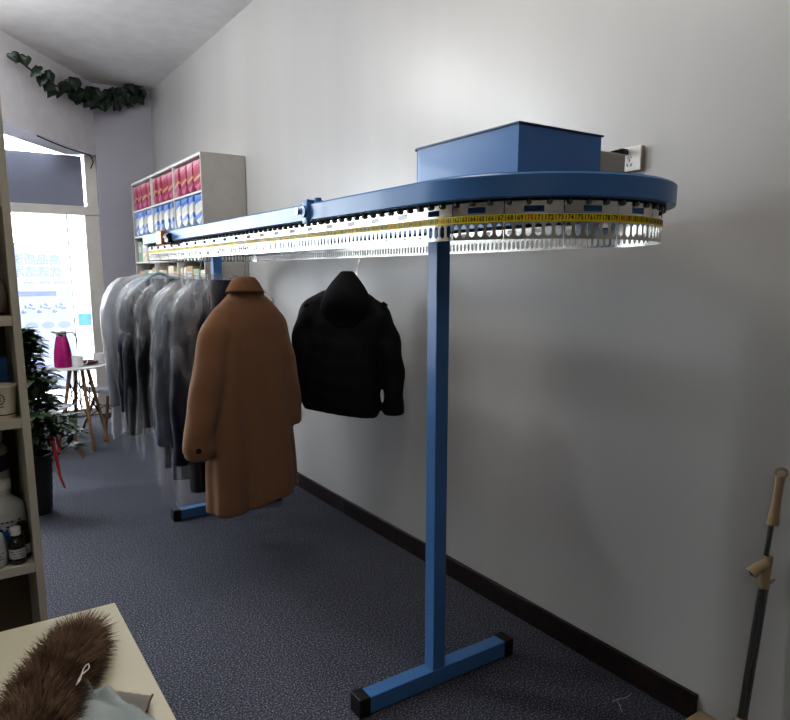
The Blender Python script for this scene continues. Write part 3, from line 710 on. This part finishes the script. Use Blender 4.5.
# ------------------------------------------------------------------ near left shelf unit and what stands on it
sy, sd = 1.95, .32; sx1 = .157; sx0 = -.55
sh = empty('shelf_unit', ((sx0 + sx1) / 2, sy + sd / 2, 0)); tag(sh, 'cream shelf unit full of bottles at the left edge', 'shelf unit')
SO = Vector(((sx0 + sx1) / 2, sy + sd / 2, 0))
def sb(nm, a, c, m, bev=.0015): b = B(); box2(b, Vector(a) - SO, Vector(c) - SO, bev=bev); return mesh_obj(nm, b, m, sh)
sb('side_panel', (sx1 - .019, sy, 0), (sx1, sy + sd, 2.05), M['shelf_cream']); sb('side_panel', (sx0, sy, 0), (sx0 + .026, sy + sd, 2.05), M['shelf_cream'])
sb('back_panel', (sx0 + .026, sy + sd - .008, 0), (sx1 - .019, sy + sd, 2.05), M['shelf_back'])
sb('top_panel', (sx0 + .026, sy, 2.02), (sx1 - .019, sy + sd - .008, 2.05), M['shelf_cream'])
SZ = [1.395, 1.128, .728, .30]
for z in SZ: sb('shelf_board', (sx0 + .026, sy + .002, z - .026), (sx1 - .019, sy + sd - .008, z), M['shelf_cream'])
sb('shelf_board', (sx0 + .026, sy + .002, 1.665), (sx1 - .019, sy + sd - .008, 1.69), M['shelf_cream'])
sb('door', (sx0 + .03, sy + .006, .02), (sx1 - .030, sy + .022, .30 - .03), M['dark_wood'])
def bottle(nm, loc, prof, m, label, cat, capm=None, cap=None, lab=None, labm='label', n=24):
    t = empty(nm, loc); tag(t, label, cat)
    b = B(); lathe(b, prof, n); mesh_obj('body', b, m, t, smooth=True)
    if cap: b = B(); lathe(b, cap, n); mesh_obj('cap', b, capm, t, smooth=True)
    if lab:
        b = B(); r, z0, z1 = lab; lathe(b, [(r, z0), (r, z1)], n, cap=False); l = mesh_obj('paper_label', b, M[labm], t, smooth='all')
        b = B()
        for i in range(3): 
            zz = z0 + (z1 - z0) * (.75 - .25 * i)
            for j in range(9): 
                a = -PI / 2 - .9 + .2 * j
                if (i * 3 + j) % 4 != 3: box(b, ((r + .0004) * math.cos(a), (r + .0004) * math.sin(a), zz), (.0006, r * .14, (z1 - z0) * .07), rz=a)
        mesh_obj('label_print', b, M['ink'], l)
    return t
# pale woven bag on the top visible shelf
b = B(); lathe(b, [(.035, 0), (.060, .01), (.064, .05), (.052, .09), (.030, .112), (.022, .12), (.030, .135), (.026, .137)], 26)
for v in b.verts: v.co += Vector((mnoise.noise(v.co * 30) * .006, mnoise.noise(v.co * 30 + Vector((5, 0, 0))) * .006, 0))
bg = mesh_obj('drawstring_bag', b, M['bag'], smooth=True); bg.location = (.076, 2.02, SZ[0]); tag(bg, 'pale woven drawstring bag on the highest visible shelf', 'bag')
b = B(); tube(b, spline([(.02, -.015, .118), (.045, -.03, .135), (.03, -.03, .16), (-.01, -.02, .15), (-.02, -.01, .118)], 16), .003, 6); mesh_obj('handle', b, M['black'], bg, smooth=True)
# blue carton and paper cup
o = empty('detergent_box', (.066, 2.10, SZ[1])); tag(o, 'blue box standing behind the paper cup on the middle shelf', 'box')
b = B(); box(b, (0, 0, .075), (.12, .07, .15), bev=.004); mesh_obj('carton', b, M['blue_carton'], o)
b = B(); box(b, (.0, -.0356, .085), (.05, .001, .010)); mesh_obj('printed_line', b, M['label'], o)
b = B(); box(b, (-.01, -.0, .162), (.06, .05, .022), bev=.004); mesh_obj('lid', b, M['blue_carton'], o)
cup = empty('paper_cup', (.099, 1.988, SZ[1])); tag(cup, 'cream paper cup with a round printed emblem on the middle shelf', 'cup')
b = B(); lathe(b, [(.028, 0), (.0285, .004), (.0355, .082), (.0375, .084), (.0375, .088), (.034, .088), (.032, .05), (.027, .012)], 32); mesh_obj('cup_wall', b, M['cup_paper'], cup, smooth=True)
b = B(); lathe(b, [(.0294, .0105), (.0298, .0135)], 32, cap=False); mesh_obj('printed_band', b, M['ink'], cup, smooth='all')
b = B()
def cup_r(z): return .0285 + .007 * (z - .004) / .078 + .0006
for k in range(16):   # laurel ring emblem with a figure inside
    a = 2 * PI * k / 16
    for rr, sz in ((.0135, .0036),):
        ph = -PI / 2 - .25 + rr * math.cos(a) / .036; z = .054 + rr * math.sin(a); r = cup_r(z)
        box(b, (r * math.cos(ph), r * math.sin(ph), z), (.0006, sz, sz * .8), rz=ph)
for dx, dz in ((0, 0), (.004, .003), (-.004, .003), (0, -.005), (.003, -.003), (0, .006)):
    ph = -PI / 2 - .25 + dx / .036; z = .054 + dz; r = cup_r(z); box(b, (r * math.cos(ph), r * math.sin(ph), z), (.0006, .0035, .003), rz=ph)
for k in range(7):
    ph = -PI / 2 - .25 + (-.009 + .003 * k) / .035; z = .034; r = cup_r(z); box(b, (r * math.cos(ph), r * math.sin(ph), z), (.0006, .0018, .003), rz=ph)
mesh_obj('emblem', b, M['ink'], cup)
# third shelf: purple-labelled jar behind, white jug, white bottle, two brown bottles
bottle('storage_jar', (.048, 2.194, SZ[2]), [(.05, 0), (.062, .004), (.064, .02), (.064, .27), (.057, .285), (.050, .29), (.050, .30)], M['jug'], 'tall jar with a purple label at the back of the lower shelf', 'jar', M['plastic_white'], [(.054, .298), (.054, .33), (.04, .335)], (.0645, .215, .262), 'label_purple')
bottle('storage_jar', (-.10, 2.17, SZ[2]), [(.05, 0), (.055, .004), (.055, .2), (.04, .24), (.03, .26)], M['mop_cream'], 'tan container standing at the far left back of the lower shelf', 'jar', M['mop_cream'], [(.03, .26), (.03, .28)])
bottle('chemical_jug', (.080, 2.072, SZ[2]), [(.045, 0), (.054, .005), (.055, .125), (.050, .145), (.026, .165), (.022, .17), (.022, .19)], M['jug'], 'white jug with a printed label and blue mark behind the brown bottle', 'jug', M['plastic_white'], [(.026, .188), (.026, .210), (.021, .213)], (.0556, .066, .118))
b = B()
for k in range(9):
    a = -PI / 2 - .55 + .1 * k; hh = .010 + .010 * math.sin(k * 1.3) ** 2; box(b, (.0565 * math.cos(a), .0565 * math.sin(a), .082 - .002 * k % 3), (.001, .006, hh * 1.6), rz=a)
o = bpy.data.objects['chemical_jug']; mesh_obj('blue_mark', b, M['label_blue'], o)
bottle('white_bottle', (.043, 1.990, SZ[2]), [(.030, 0), (.034, .004), (.035, .06), (.030, .085), (.016, .095)], M['jug'], 'small white bottle in front at the left of the lower shelf', 'bottle', M['plastic_white'], [(.018, .094), (.018, .115), (.015, .117)], (.0355, .018, .05))
bottle('brown_bottle', (.101, 1.980, SZ[2]), [(.017, 0), (.0195, .003), (.020, .055), (.017, .066), (.010, .074), (.010, .082)], M['brown_glass'], 'brown glass bottle with white cap at the front of the lower shelf', 'bottle', M['plastic_white'], [(.013, .081), (.013, .100), (.011, .102)], (.0204, .018, .045))
bottle('brown_bottle', (.1195, 2.012, SZ[2]), [(.015, 0), (.0165, .003), (.017, .06), (.014, .075), (.010, .085)], M['brown_glass'], 'brown glass bottle behind the white-capped one, beside the shelf side panel', 'bottle', M['black'], [(.012, .084), (.012, .102)], (.0174, .016, .042))

# ------------------------------------------------------------------ near work table with fur collar and pale garment
TZ = .75; tc = at_z(115, 602, TZ)
tb = empty('work_table', (tc.x - .65, tc.y - .45, 0)); tag(tb, 'cream glossy-topped work table at the lower left corner', 'table'); TO = tb.location.copy()
b = B(); box2(b, Vector((tc.x - 1.3, tc.y - .9, TZ - .03)) - TO, Vector((tc.x, tc.y, TZ)) - TO, bev=.003); mesh_obj('tabletop', b, M['table_cream'], tb)
for dx in (-1.25, -.06):
    for dy in (-.85, -.06): b = B(); box2(b, Vector((tc.x + dx - .022, tc.y + dy - .022, 0)) - TO, Vector((tc.x + dx + .022, tc.y + dy + .022, TZ - .03)) - TO, bev=.002); mesh_obj('leg', b, M['cab_white'], tb)
# fur collar
ctrl = [at_z(82, 636, TZ + .03), at_z(74, 652, TZ + .035), at_z(60, 672, TZ + .035), at_z(47, 692, TZ + .035), at_z(36, 716, TZ + .035), at_z(28, 745, TZ + .035)]
axis = [Vector(p) for p in spline([tuple(p) for p in ctrl], 24)]
fo = Vector((axis[8].x, axis[8].y, TZ))
b = B(); rad = [(.022 + .024 * math.sin(min(1, i / 6) * PI / 2)) for i in range(24)]
tube(b, [p - fo for p in axis], [(r, r * .72) for r in rad], 14)
fur = mesh_obj('fur_collar', b, M['fur_dark'], smooth='all'); fur.location = fo; tag(fur, 'brown long-haired fur collar lying on the work table', 'fur collar')
b = B()
for i in range(9000):
    t = random.random() * 22.99; k = int(t); f = t - k
    p = axis[k].lerp(axis[k + 1], f); tg = (axis[k + 1] - axis[k]).normalized(); sd_ = tg.cross(Vector((0, 0, 1))).normalized(); up = Vector((0, 0, 1))
    a = random.uniform(-.25 * PI, 1.25 * PI); r = rad[k]
    nrm = (sd_ * math.cos(a) + up * math.sin(a)).normalized(); root = p + sd_ * (r * math.cos(a)) * .97 + up * (r * .72 * math.sin(a)) * .97
    ln = random.uniform(.016, .044) * (1.25 if k < 3 else 1)
    dirn = (nrm * .75 - tg * random.uniform(.1, .9) + Vector((random.uniform(-.35, .35), random.uniform(-.35, .35), random.uniform(-.2, .1)))).normalized()
    mid = root + dirn * ln * .55; tip = root + dirn * ln + Vector((0, 0, -.004)) - tg * .006
    for q in (mid, tip): q.z = max(q.z, TZ + .002)
    root.z = max(root.z, TZ + .002)
    wv = dirn.cross(Vector((random.uniform(-1, 1), random.uniform(-1, 1), random.uniform(-1, 1)))).normalized() * random.uniform(.0005, .0009)
    v = [b.verts.new(x - fo) for x in (root - wv, root + wv, mid + wv * .7, mid - wv * .7, tip)]
    b.faces.new((v[0], v[1], v[2], v[3])); b.faces.new((v[3], v[2], v[4]))
fs = mesh_obj('long_hair', b, M['fur'], fur)
# pale garment crumpled beside it
go = at_z(105, 712, TZ); go = Vector((go.x, go.y, TZ))
outl = [(70, 690), (76, 684), (82, 690), (88, 699), (98, 700), (112, 697), (132, 708), (152, 718), (168, 732), (176, 748), (120, 775), (66, 775), (62, 735), (66, 708)]
P = [at_z(u, v, TZ) - go for u, v in outl]; cen = sum(P, Vector()) / len(P)
b = B(); NR, NA = 16, 78; grid = []
for i in range(NR + 1):
    r = i / NR; row = []
    for j in range(NA):
        t = j / NA * len(P); k = int(t); f = t - k; e = P[k].lerp(P[(k + 1) % len(P)], f); q = cen.lerp(e, r)
        z = (1 - r ** 4) * (.014 + .040 * abs(mnoise.noise(Vector((q.x * 14, q.y * 14 + q.x * 8, 1.7)))) + .007 * math.sin(q.x * 60 + q.y * 40)) + .003
        row.append(b.verts.new((q.x, q.y, max(z, .002))))
    grid.append(row)
for i in range(NR):
    for j in range(NA):
        try: b.faces.new((grid[i][j], grid[i + 1][j], grid[i + 1][(j + 1) % NA], grid[i][(j + 1) % NA]))
        except ValueError: pass
bmesh.ops.remove_doubles(b, verts=b.verts[:], dist=1e-5)
pg = mesh_obj('folded_garment', b, M['pale_cloth'], smooth='all'); pg.location = go; tag(pg, 'pale blue-grey garment crumpled on the work table beside the fur', 'garment')
pc = [at_z(u, v, TZ + .014) - go for u, v in ((108, 690), (152, 696), (146, 713), (112, 708))]
b = B(); n = 10; top = []
for i in range(n + 1):
    f = i / n; a = pc[0].lerp(pc[1], f); c = pc[3].lerp(pc[2], f)
    top.append([b.verts.new(a.lerp(c, g / 6) + Vector((0, 0, .006 * math.sin(g / 6 * PI) + .0015 * (i % 2)))) for g in range(7)])
for i in range(n):
    for g in range(6): b.faces.new((top[i][g], top[i + 1][g], top[i + 1][g + 1], top[i][g + 1]))
bmesh.ops.solidify(b, geom=b.faces[:], thickness=.006)
mesh_obj('ribbed_cuff', b, M['pale_cuff'], pg, smooth=True)
b = B(); tube(b, [pc[1] + Vector((.001, 0, .002)), pc[1].lerp(pc[2], .5) + Vector((.001, 0, .006)), pc[2] + Vector((.001, 0, .002))], .0022, 6); mesh_obj('cuff_edge', b, M['tray'], pg, smooth=True)
b = B(); lp = [at_z(u, v, TZ + .066) - go for u, v in ((77, 684), (80, 677), (85, 672), (89, 668), (88, 664), (84, 668), (82, 673), (80, 680), (76, 685))]
tube(b, spline([tuple(p) for p in lp], 36), .0013, 6); mesh_obj('cord_loop', b, M['plastic_white'], pg, smooth=True)

# ------------------------------------------------------------------ potted plant with red ribbon
pp = at_z(45, 515, 0); pl_ = empty('potted_plant', (pp.x - .02, pp.y + .06, 0)); tag(pl_, 'leafy dark green plant in a ribbed black pot behind the shelf unit', 'plant')
b = B(); prof = [(.066, 0), (.070, .008)]
for i in range(13): z = .02 + .34 * i / 12; prof.append((.072 + .022 * i / 12 + (.004 if i % 2 else 0), z))
prof += [(.102, .37), (.102, .39), (.090, .39), (.086, .35)]
lathe(b, prof, 32); pot = mesh_obj('pot', b, M['pot'], pl_, smooth=True)
b = B(); lathe(b, [(.001, .352), (.086, .350)], 24); mesh_obj('soil', b, M['soil'], pot)
def leaflet(bm, base, d, up, ln, w):
    d = d.normalized(); s = d.cross(up).normalized(); n = s.cross(d)
    rows_ = []
    for t, ww, dz in ((0, .06, 0), (.3, .8, .02), (.6, 1, .0), (.85, .6, -.06), (1, .02, -.12)):
        c = base + d * (ln * t) + n * (ln * dz); rows_.append([bm.verts.new(c - s * w * ww + n * (w * .25 * ww)), bm.verts.new(c), bm.verts.new(c + s * w * ww + n * (w * .25 * ww))])
    for a, c in zip(rows_, rows_[1:]):
        bm.faces.new((a[0], a[1], c[1], c[0])); bm.faces.new((a[1], a[2], c[2], c[1]))
bl = B(); bs = B(); rnd = random.Random(5)
for i in range(190):
    t = rnd.random(); z = .42 + .74 * t; R = (.24 * math.sin(PI * min(1, .30 + t * .75)) + .03) * rnd.uniform(.25, 1.08); a = rnd.uniform(0, 2 * PI)
    tip = Vector((R * math.cos(a) - .02, R * math.sin(a), z)); st = Vector((.25 * R * math.cos(a), .25 * R * math.sin(a), z - .12 - .05 * rnd.random()))
    tube(bs, [st, st.lerp(tip, .5) + Vector((0, 0, .02)), tip], .0025, 5)
    ax = (tip - st).normalized(); nl = rnd.randint(6, 8)
    for k in range(nl):
        b_ = 2 * PI * k / nl + rnd.random() * .4; side = Vector((math.cos(b_), math.sin(b_), 0)); d = (side + ax * .35 + Vector((0, 0, rnd.uniform(-.55, .0)))).normalized()
        leaflet(bl, tip, d, Vector((0, 0, 1)), rnd.uniform(.08, .125), rnd.uniform(.018, .027))
for i in range(4):
    a = i * 1.7; tube(bs, spline([(.03 * math.cos(a), .03 * math.sin(a), .34), (.04 * math.cos(a + .3), .05 * math.sin(a), .6), (.05 * math.cos(a), .05 * math.sin(a + .4), .85), (.02 * math.cos(a), .03 * math.sin(a), 1.1)], 12), [.007 - .0004 * j for j in range(12)], 7)
mesh_obj('stems', bs, M['stem'], pl_, smooth=True); mesh_obj('foliage', bl, M['leaf'], pl_, smooth='all')
r0 = Vector((pl_.location.x, pl_.location.y - .12, 0))
pr = [at_y(50, 434, r0.y), at_y(54, 447, r0.y - .02), at_y(57, 462, r0.y - .03), at_y(60, 475, r0.y - .03), at_y(65, 488, r0.y - .04)]
b = B(); prv = spline([tuple(p) for p in pr], 20)
vv = []
for i, p in enumerate(prv): p = Vector(p); w = .015 * (1 - .62 * i / 19); vv.append((b.verts.new(p + Vector((-w, 0, 0))), b.verts.new(p + Vector((0, -.006, 0))), b.verts.new(p + Vector((w, .004, 0)))))
for a, c in zip(vv, vv[1:]): b.faces.new((a[0], a[1], c[1], c[0])); b.faces.new((a[1], a[2], c[2], c[1]))
p2 = [Vector(q) + Vector((.028, .015, 0)) for q in prv[:8]]
vv = [(b.verts.new(p + Vector((-.008, 0, 0))), b.verts.new(p + Vector((.008, .003, 0)))) for p in p2]
for a, c in zip(vv, vv[1:]): b.faces.new((a[0], a[1], c[1], c[0]))
rb = mesh_obj('red_ribbon', b, M['red_ribbon'], smooth='all'); setbase(rb); tag(rb, 'red ribbon dangling from the leafy potted plant', 'ribbon')

# ------------------------------------------------------------------ round table, chairs and things by the window
tx, ty, tzz, tr = .905, 6.24, .725, .235
rt = empty('round_table', (tx, ty, 0)); tag(rt, 'small round white table with splayed wooden legs by the shopfront window', 'table')
b = B(); lathe(b, [(tr - .01, tzz - .018), (tr, tzz - .014), (tr, tzz - .003), (tr - .003, tzz)], 48); mesh_obj('tabletop', b, M['ceramic'], rt, smooth=True)
for a in (.2, 1.77, 3.34, 4.91):
    b = B(); tube(b, [(.07 * math.cos(a), .07 * math.sin(a), tzz - .018), (.21 * math.cos(a), .21 * math.sin(a), 0)], [.017, .012], 10); mesh_obj('leg', b, M['wood'], rt, smooth=True)
b = B()
for a in (.2, 1.77, 3.34, 4.91):
    for q in (1.57,): tube(b, [(.085 * math.cos(a), .085 * math.sin(a), .58), (.15 * math.cos(a + q), .15 * math.sin(a + q), .28)], .005, 6); tube(b, [(.15 * math.cos(a), .15 * math.sin(a), .28), (.085 * math.cos(a + q), .085 * math.sin(a + q), .58)], .005, 6)
mesh_obj('wire_brace', b, M['dark_wire'], rt, smooth=True)
def shell_chair(x, y, rz, label, legm):
    c = empty('shell_chair', (x, y, 0), rz); tag(c, label, 'chair', None)
    b = B(); n, k = 14, 18; g = []
    prof = [(.20, .44), (.19, .425), (.10, .40), (0, .39), (-.10, .39), (-.17, .41), (-.21, .47), (-.225, .56), (-.235, .66), (-.245, .74), (-.25, .77)]
    for i, (px, pz) in enumerate(prof):
        row = []
        for j in range(n + 1):
            u = j / n * 2 - 1; w = .215 * (1 - .25 * max(0, (i - 7) / 3) ** 2 * 1) * (1 if i else .93); side = .045 * abs(u) ** 3
            row.append(b.verts.new((px + (.06 * abs(u) ** 3 if i > 5 else 0), u * w, pz + (side if i < 7 else 0))))
        g.append(row)
    for i in range(len(prof) - 1):
        for j in range(n): b.faces.new((g[i][j], g[i][j + 1], g[i + 1][j + 1], g[i + 1][j]))
    bmesh.ops.solidify(b, geom=b.faces[:], thickness=.008); mesh_obj('seat_shell', b, M['chair_white'], c, smooth='all')
    for sx in (-1, 1):
        for syy in (-1, 1): b = B(); tube(b, [(sx * .10 - .01, syy * .10, .385), (sx * .21, syy * .21, 0)], [.016, .011], 10); mesh_obj('leg', b, legm, c, smooth=True)
    b = B()
    for sgn in (-1, 1): tube(b, [(-.13, sgn * .13, .32), (.14, sgn * .14, .18)], .005, 6); tube(b, [(.13, sgn * .13, .32), (-.14, sgn * .14, .18)], .005, 6); tube(b, [(sgn * .13, -.13, .32), (sgn * .14, .14, .18)], .005, 6)
    mesh_obj('wire_brace', b, M['dark_wire'], c, smooth=True); return c
shell_chair(1.22, 6.62, PI + .35, 'white shell chair right of the round table, partly behind the covered clothes', M['wood_brown'])
shell_chair(.57, 5.98, .3, 'white shell chair left of the round table, behind the potted plant', M['wood_brown'])
# thermos, mug, tray, cup on the round table
tl = at_y(63.5, 364, ty - .06)
t = empty('thermos_jug', (tl.x, ty - .06, tzz)); tag(t, 'tall magenta thermos jug with a steel top on the round table', 'thermos')
b = B(); lathe(b, [(.066, 0), (.072, .006), (.073, .06), (.067, .13), (.055, .20), (.043, .25), (.038, .262)], 28); mesh_obj('body', b, M['magenta'], t, smooth=True)
b = B(); lathe(b, [(.039, .262), (.041, .270), (.041, .285), (.050, .292), (.034, .305), (.012, .309)], 24); tube(b, [(-.02, 0, .286), (-.075, 0, .302)], [.012, .006], 8); mesh_obj('steel_top', b, M['chrome'], t, smooth=True)
b = B(); tube(b, spline([(.03, 0, .288), (.085, 0, .288), (.112, 0, .250), (.114, 0, .20)], 14), (.011, .007), 8); mesh_obj('handle', b, M['chrome'], t, smooth=True)
def mug(u, label, r=.045, h=.085, y=ty - .1):
    q = at_y(u, 367, y); m_ = empty('mug', (q.x, y, tzz)); tag(m_, label, 'mug')
    b = B(); lathe(b, [(r * .85, 0), (r, .01), (r, h), (r - .004, h), (r - .005, .012)], 24); mesh_obj('cup_body', b, M['ceramic'], m_, smooth=True)
    b = B(); tube(b, spline([(r * .95, 0, h * .8), (r + .028, 0, h * .75), (r + .028, 0, h * .3), (r * .95, 0, h * .2)], 12), .005, 8); mesh_obj('handle', b, M['ceramic'], m_, smooth=True)
mug(78, 'white mug beside the magenta thermos', .045, .09)
q = at_y(89, 367, ty + .02); b = B(); lathe(b, [(.05, 0), (.075, .008), (.082, .032), (.078, .032), (.06, .012)], 28); o = mesh_obj('small_dish', b, M['tray'], smooth=True); o.location = (q.x, ty + .02, tzz); tag(o, 'dark brown dish on the round table beside the white mug', 'dish')
mug(100, 'white cup at the right rim of the round table', .05, .09, ty + .03)

# ------------------------------------------------------------------ poster and sticker on the glass
p0, p1 = at_y(14, 243, GY - .03), at_y(66, 400, GY - .03)
px0, px1, pz0, pz1 = .56, 1.10, .30, 1.81
po = empty('poster', ((px0 + px1) / 2, GY - .012, pz0)); tag(po, 'pale lavender backlit poster with mirrored Chinese characters on the shopfront glass', 'poster')
PO = po.location.copy(); hh = pz1 - pz0
b = B(); box(b, (0, 0, hh / 2), (px1 - px0, .003, hh))
for txt, z in (('高品质洗', 1.635), ('优选洁净', 1.515)):
    t = text_bm(txt, .112, .001); add_bm(b, t, 1, Matrix.Translation((-.03, -.0026, z - pz0)) @ Matrix.Rotation(PI / 2, 4, 'X') @ Matrix.Diagonal((-1, 1, 1, 1)))
box(b, (-.05, -.0026, 1.30 - pz0), (.36, .001, .05), mi=2); box(b, (-.03, -.0026, .55 - pz0), (.36, .001, .045), mi=2)
for k in range(3):
    for i in range(6): box(b, (-.14 + .14 * k + .05 * math.cos(i), -.0026, 1.15 - pz0 + .04 * math.sin(i * 1.3)), (.035, .001, .018), rot=Matrix.Rotation(i * .7, 4, 'Y'), mi=2)
    for i in range(5): box(b, (-.15 + .14 * k + .02 * i, -.0026, 1.41 - pz0 + (.008 * (i % 2))), (.014, .001, .012), mi=2)
    lt = bmesh.new(); bmesh.ops.create_circle(lt, cap_ends=True, segments=20, radius=.06); add_bm(b, lt, 2, Matrix.Translation((-.12 + .15 * k, -.0027, .98 - pz0)) @ Matrix.Rotation(PI / 2, 4, 'X') @ Matrix.Diagonal((1, .6, 1, 1)))
mesh_obj('sheet', b, None, po, mats=[M['poster'], M['poster_ink'], M['poster_ink_pale']])
st = empty('window_sticker', (1.21, GY - .012, .78)); tag(st, 'light blue sticker with small marks low on the door glass', 'sticker')
b = B(); box(b, (0, 0, .245), (.13, .003, .13)); mesh_obj('blue_panel', b, M['sticker_blue'], st)
b = B()
for i in range(4): box(b, (.01 * math.sin(i * 2), 0, .03 + .035 * i), (.05, .002, .018), rot=Matrix.Rotation(i, 4, 'Y'))
mesh_obj('grey_marks', b, M['poster_ink'], st)

# ------------------------------------------------------------------ ivy garland under the ceiling
gpts = spline([(.62, 6.30, 3.19), (.92, 6.72, 3.13), (1.14, 7.02, 3.17), (1.32, 7.30, 3.20), (1.55, 7.46, 3.22), (1.75, 7.48, 3.29), (1.86, 7.50, 3.36)], 50)
b = B(); tube(b, gpts, .008, 6); gv = mesh_obj('ivy_garland', b, M['stem'], smooth=True); tag(gv, 'dark green ivy garland hanging along the top of the far wall', 'garland')
b = B(); rnd = random.Random(3)
for i in range(150):
    k = min(48, int(rnd.random() ** .8 * 49)); p = Vector(gpts[k]) + Vector((rnd.uniform(-.04, .04), rnd.uniform(-.07, .03), rnd.uniform(-.07, .09)))
    dens = 1 if 14 < k < 44 else .45
    if rnd.random() > dens: continue
    sz = rnd.uniform(.045, .065); ry = rnd.uniform(-.7, .7); rx = rnd.uniform(-.5, .5)
    R4 = Matrix.Translation(p) @ Matrix.Rotation(rnd.uniform(-.9, .5), 4, 'Z') @ Matrix.Rotation(rx, 4, 'X') @ Matrix.Rotation(ry, 4, 'Y')
    heart = [(0, .25), (.35, .5), (.75, .42), (.95, .05), (.7, -.45), (.3, -.95), (0, -1.35), (-.3, -.95), (-.7, -.45), (-.95, .05), (-.75, .42), (-.35, .5)]
    c = b.verts.new(R4 @ Vector((0, -.012, -.2 * sz))); vs = [b.verts.new(R4 @ Vector((x * sz, .25 * sz * abs(x), z * sz))) for x, z in heart]
    for j in range(12): b.faces.new((c, vs[j], vs[(j + 1) % 12]))
o = mesh_obj('ivy_leaves', b, M['leaf_ivy'], gv, smooth='all')

# ------------------------------------------------------------------ mop leaning on the wall, thread on the floor
mt = Vector((1.966, .915, .955)); mb = Vector((1.918, .946, .06))
mo = empty('flat_mop', (mb.x, mb.y, 0)); tag(mo, 'flat mop with twin steel poles and cream handle leaning on the wall', 'mop')
MO = mo.location.copy(); ax = (mt - mb).normalized(); sd2 = ax.cross(Vector((-.83, -.55, 0))).normalized()
L = (mt - mb).length
def mp_(t, o=0.): return mb + ax * (L * t) + sd2 * o - MO
b = B(); tube(b, [mp_(.0, -.006), mp_(.84, -.006)], .0075, 10); tube(b, [mp_(.0, .0085), mp_(.60, .0085)], .0065, 10); mesh_obj('pole', b, M['mop_pole'], mo, smooth=True)
b = B()
hk = [(.80, .020), (.815, .020), (.84, .0165), (.88, .0145), (.93, .0145), (.965, .0165)]
tube(b, [mp_(t, -.003) for t, r in hk], [(r, r * .8) for t, r in hk], 16)
ring = [mp_(.975, -.002) + sd2 * (.015 * math.cos(a)) + ax * (.012 * math.sin(a)) for a in [2 * PI * i / 20 for i in range(20)]]
tube(b, ring, .0042, 8, closed=True); mesh_obj('handle', b, M['mop_cream'], mo, smooth=True)
b = B(); tube(b, [mp_(.58, 0), mp_(.69, 0)], [(.017, .014), (.016, .013)], 16)
side = -sd2; cl = mp_(.665, 0); tipc = cl + side * .050 - ax * .032 - Vector((.015, .02, 0))
tube(b, [cl, cl.lerp(tipc, .55) + ax * .006, tipc], [(.016, .014), (.016, .013), (.019, .013)], 14); tube(b, [mp_(.60, -.0) - side * .014, mp_(.615, 0) - side * .026], [.006, .003], 8)
clp = mesh_obj('wringer_grip', b, M['mop_cream'], mo, smooth=True)
b = B(); tube(b, [tipc + side * .0002, tipc + side * .002 - ax * .001], [(.013, .0085), (.0125, .008)], 12); mesh_obj('grip_opening', b, M['tray'], clp)
b = B(); box(b, (-.012, 0, .060), (.100, .30, .040), bev=.012); tube(b, [Vector((0, 0, .075)), mp_(.07, 0), mp_(.10, 0)], [.034, .026, .017], 14); hd = mesh_obj('mop_head', b, M['mop_cream'], mo, smooth=True)
b = B(); box(b, (-.012, 0, .0205), (.110, .31, .041), bev=.010); mesh_obj('mop_pad', b, M['bag'], hd)
b = B(); tq = [at_z(u, v, .003) for u, v in ((612, 702), (618, 699), (625, 698), (631, 694))]; tube(b, spline([tuple(p) for p in tq], 14), .0012, 5)
tq = [at_z(u, v, .003) for u, v in ((617, 700), (620, 706), (622, 712))]; tube(b, spline([tuple(p) for p in tq], 10), .0012, 5)
o = mesh_obj('loose_thread', b, M['pale_cuff'], smooth=True); setbase(o); tag(o, 'pale loose thread lying on the carpet near the baseboard', 'thread')

# ------------------------------------------------------------------ light
W = bpy.data.worlds.new('daylight'); S.world = W; W.use_nodes = True
bgn = W.node_tree.nodes['Background']; bgn.inputs[0].default_value = (.92, .96, 1.0, 1); bgn.inputs[1].default_value = 13
def area(name, loc, size, power, color=(1, 1, 1), rot=(0, 0, 0), sy_=None):
    l = bpy.data.lights.new(name, 'AREA'); l.shape = 'RECTANGLE'; l.size = size; l.size_y = sy_ or size; l.energy = power; l.color = color
    o = bpy.data.objects.new(name, l); COL.objects.link(o); o.location = loc; o.rotation_euler = rot; return o
def bulb(name, loc, power, color, rad=.16):
    l = bpy.data.lights.new(name, 'POINT'); l.energy = power; l.color = color; l.shadow_soft_size = rad
    o = bpy.data.objects.new(name, l); COL.objects.link(o); o.location = loc; return o
bulb('ceiling_and_fill_light', (.78, 1.9, CZ - .16), 46, (1, .96, .90), .42)
bulb('ceiling_and_fill_light', (.1, 4.9, CZ - .3), 50, (.97, .98, 1), .3)  # fill lamp, added to brighten the far wall and the clothes
bulb('shopfront_fill', (-1.03, 5.0, 2.98), 90, (.90, .95, 1), .10)  # added lamp standing in for light from the shopfront, no real pendant
bulb('ceiling_and_fill_light', (-1.1, -.9, CZ - .5), 28, (1, .97, .92), .4)  # unseen fill lamp added behind the camera for frontal light
S.view_settings.view_transform = 'Standard'; S.view_settings.look = 'Medium High Contrast'; S.view_settings.exposure = -.2; S.view_settings.gamma = 1
S.cycles.transparent_max_bounces = 24
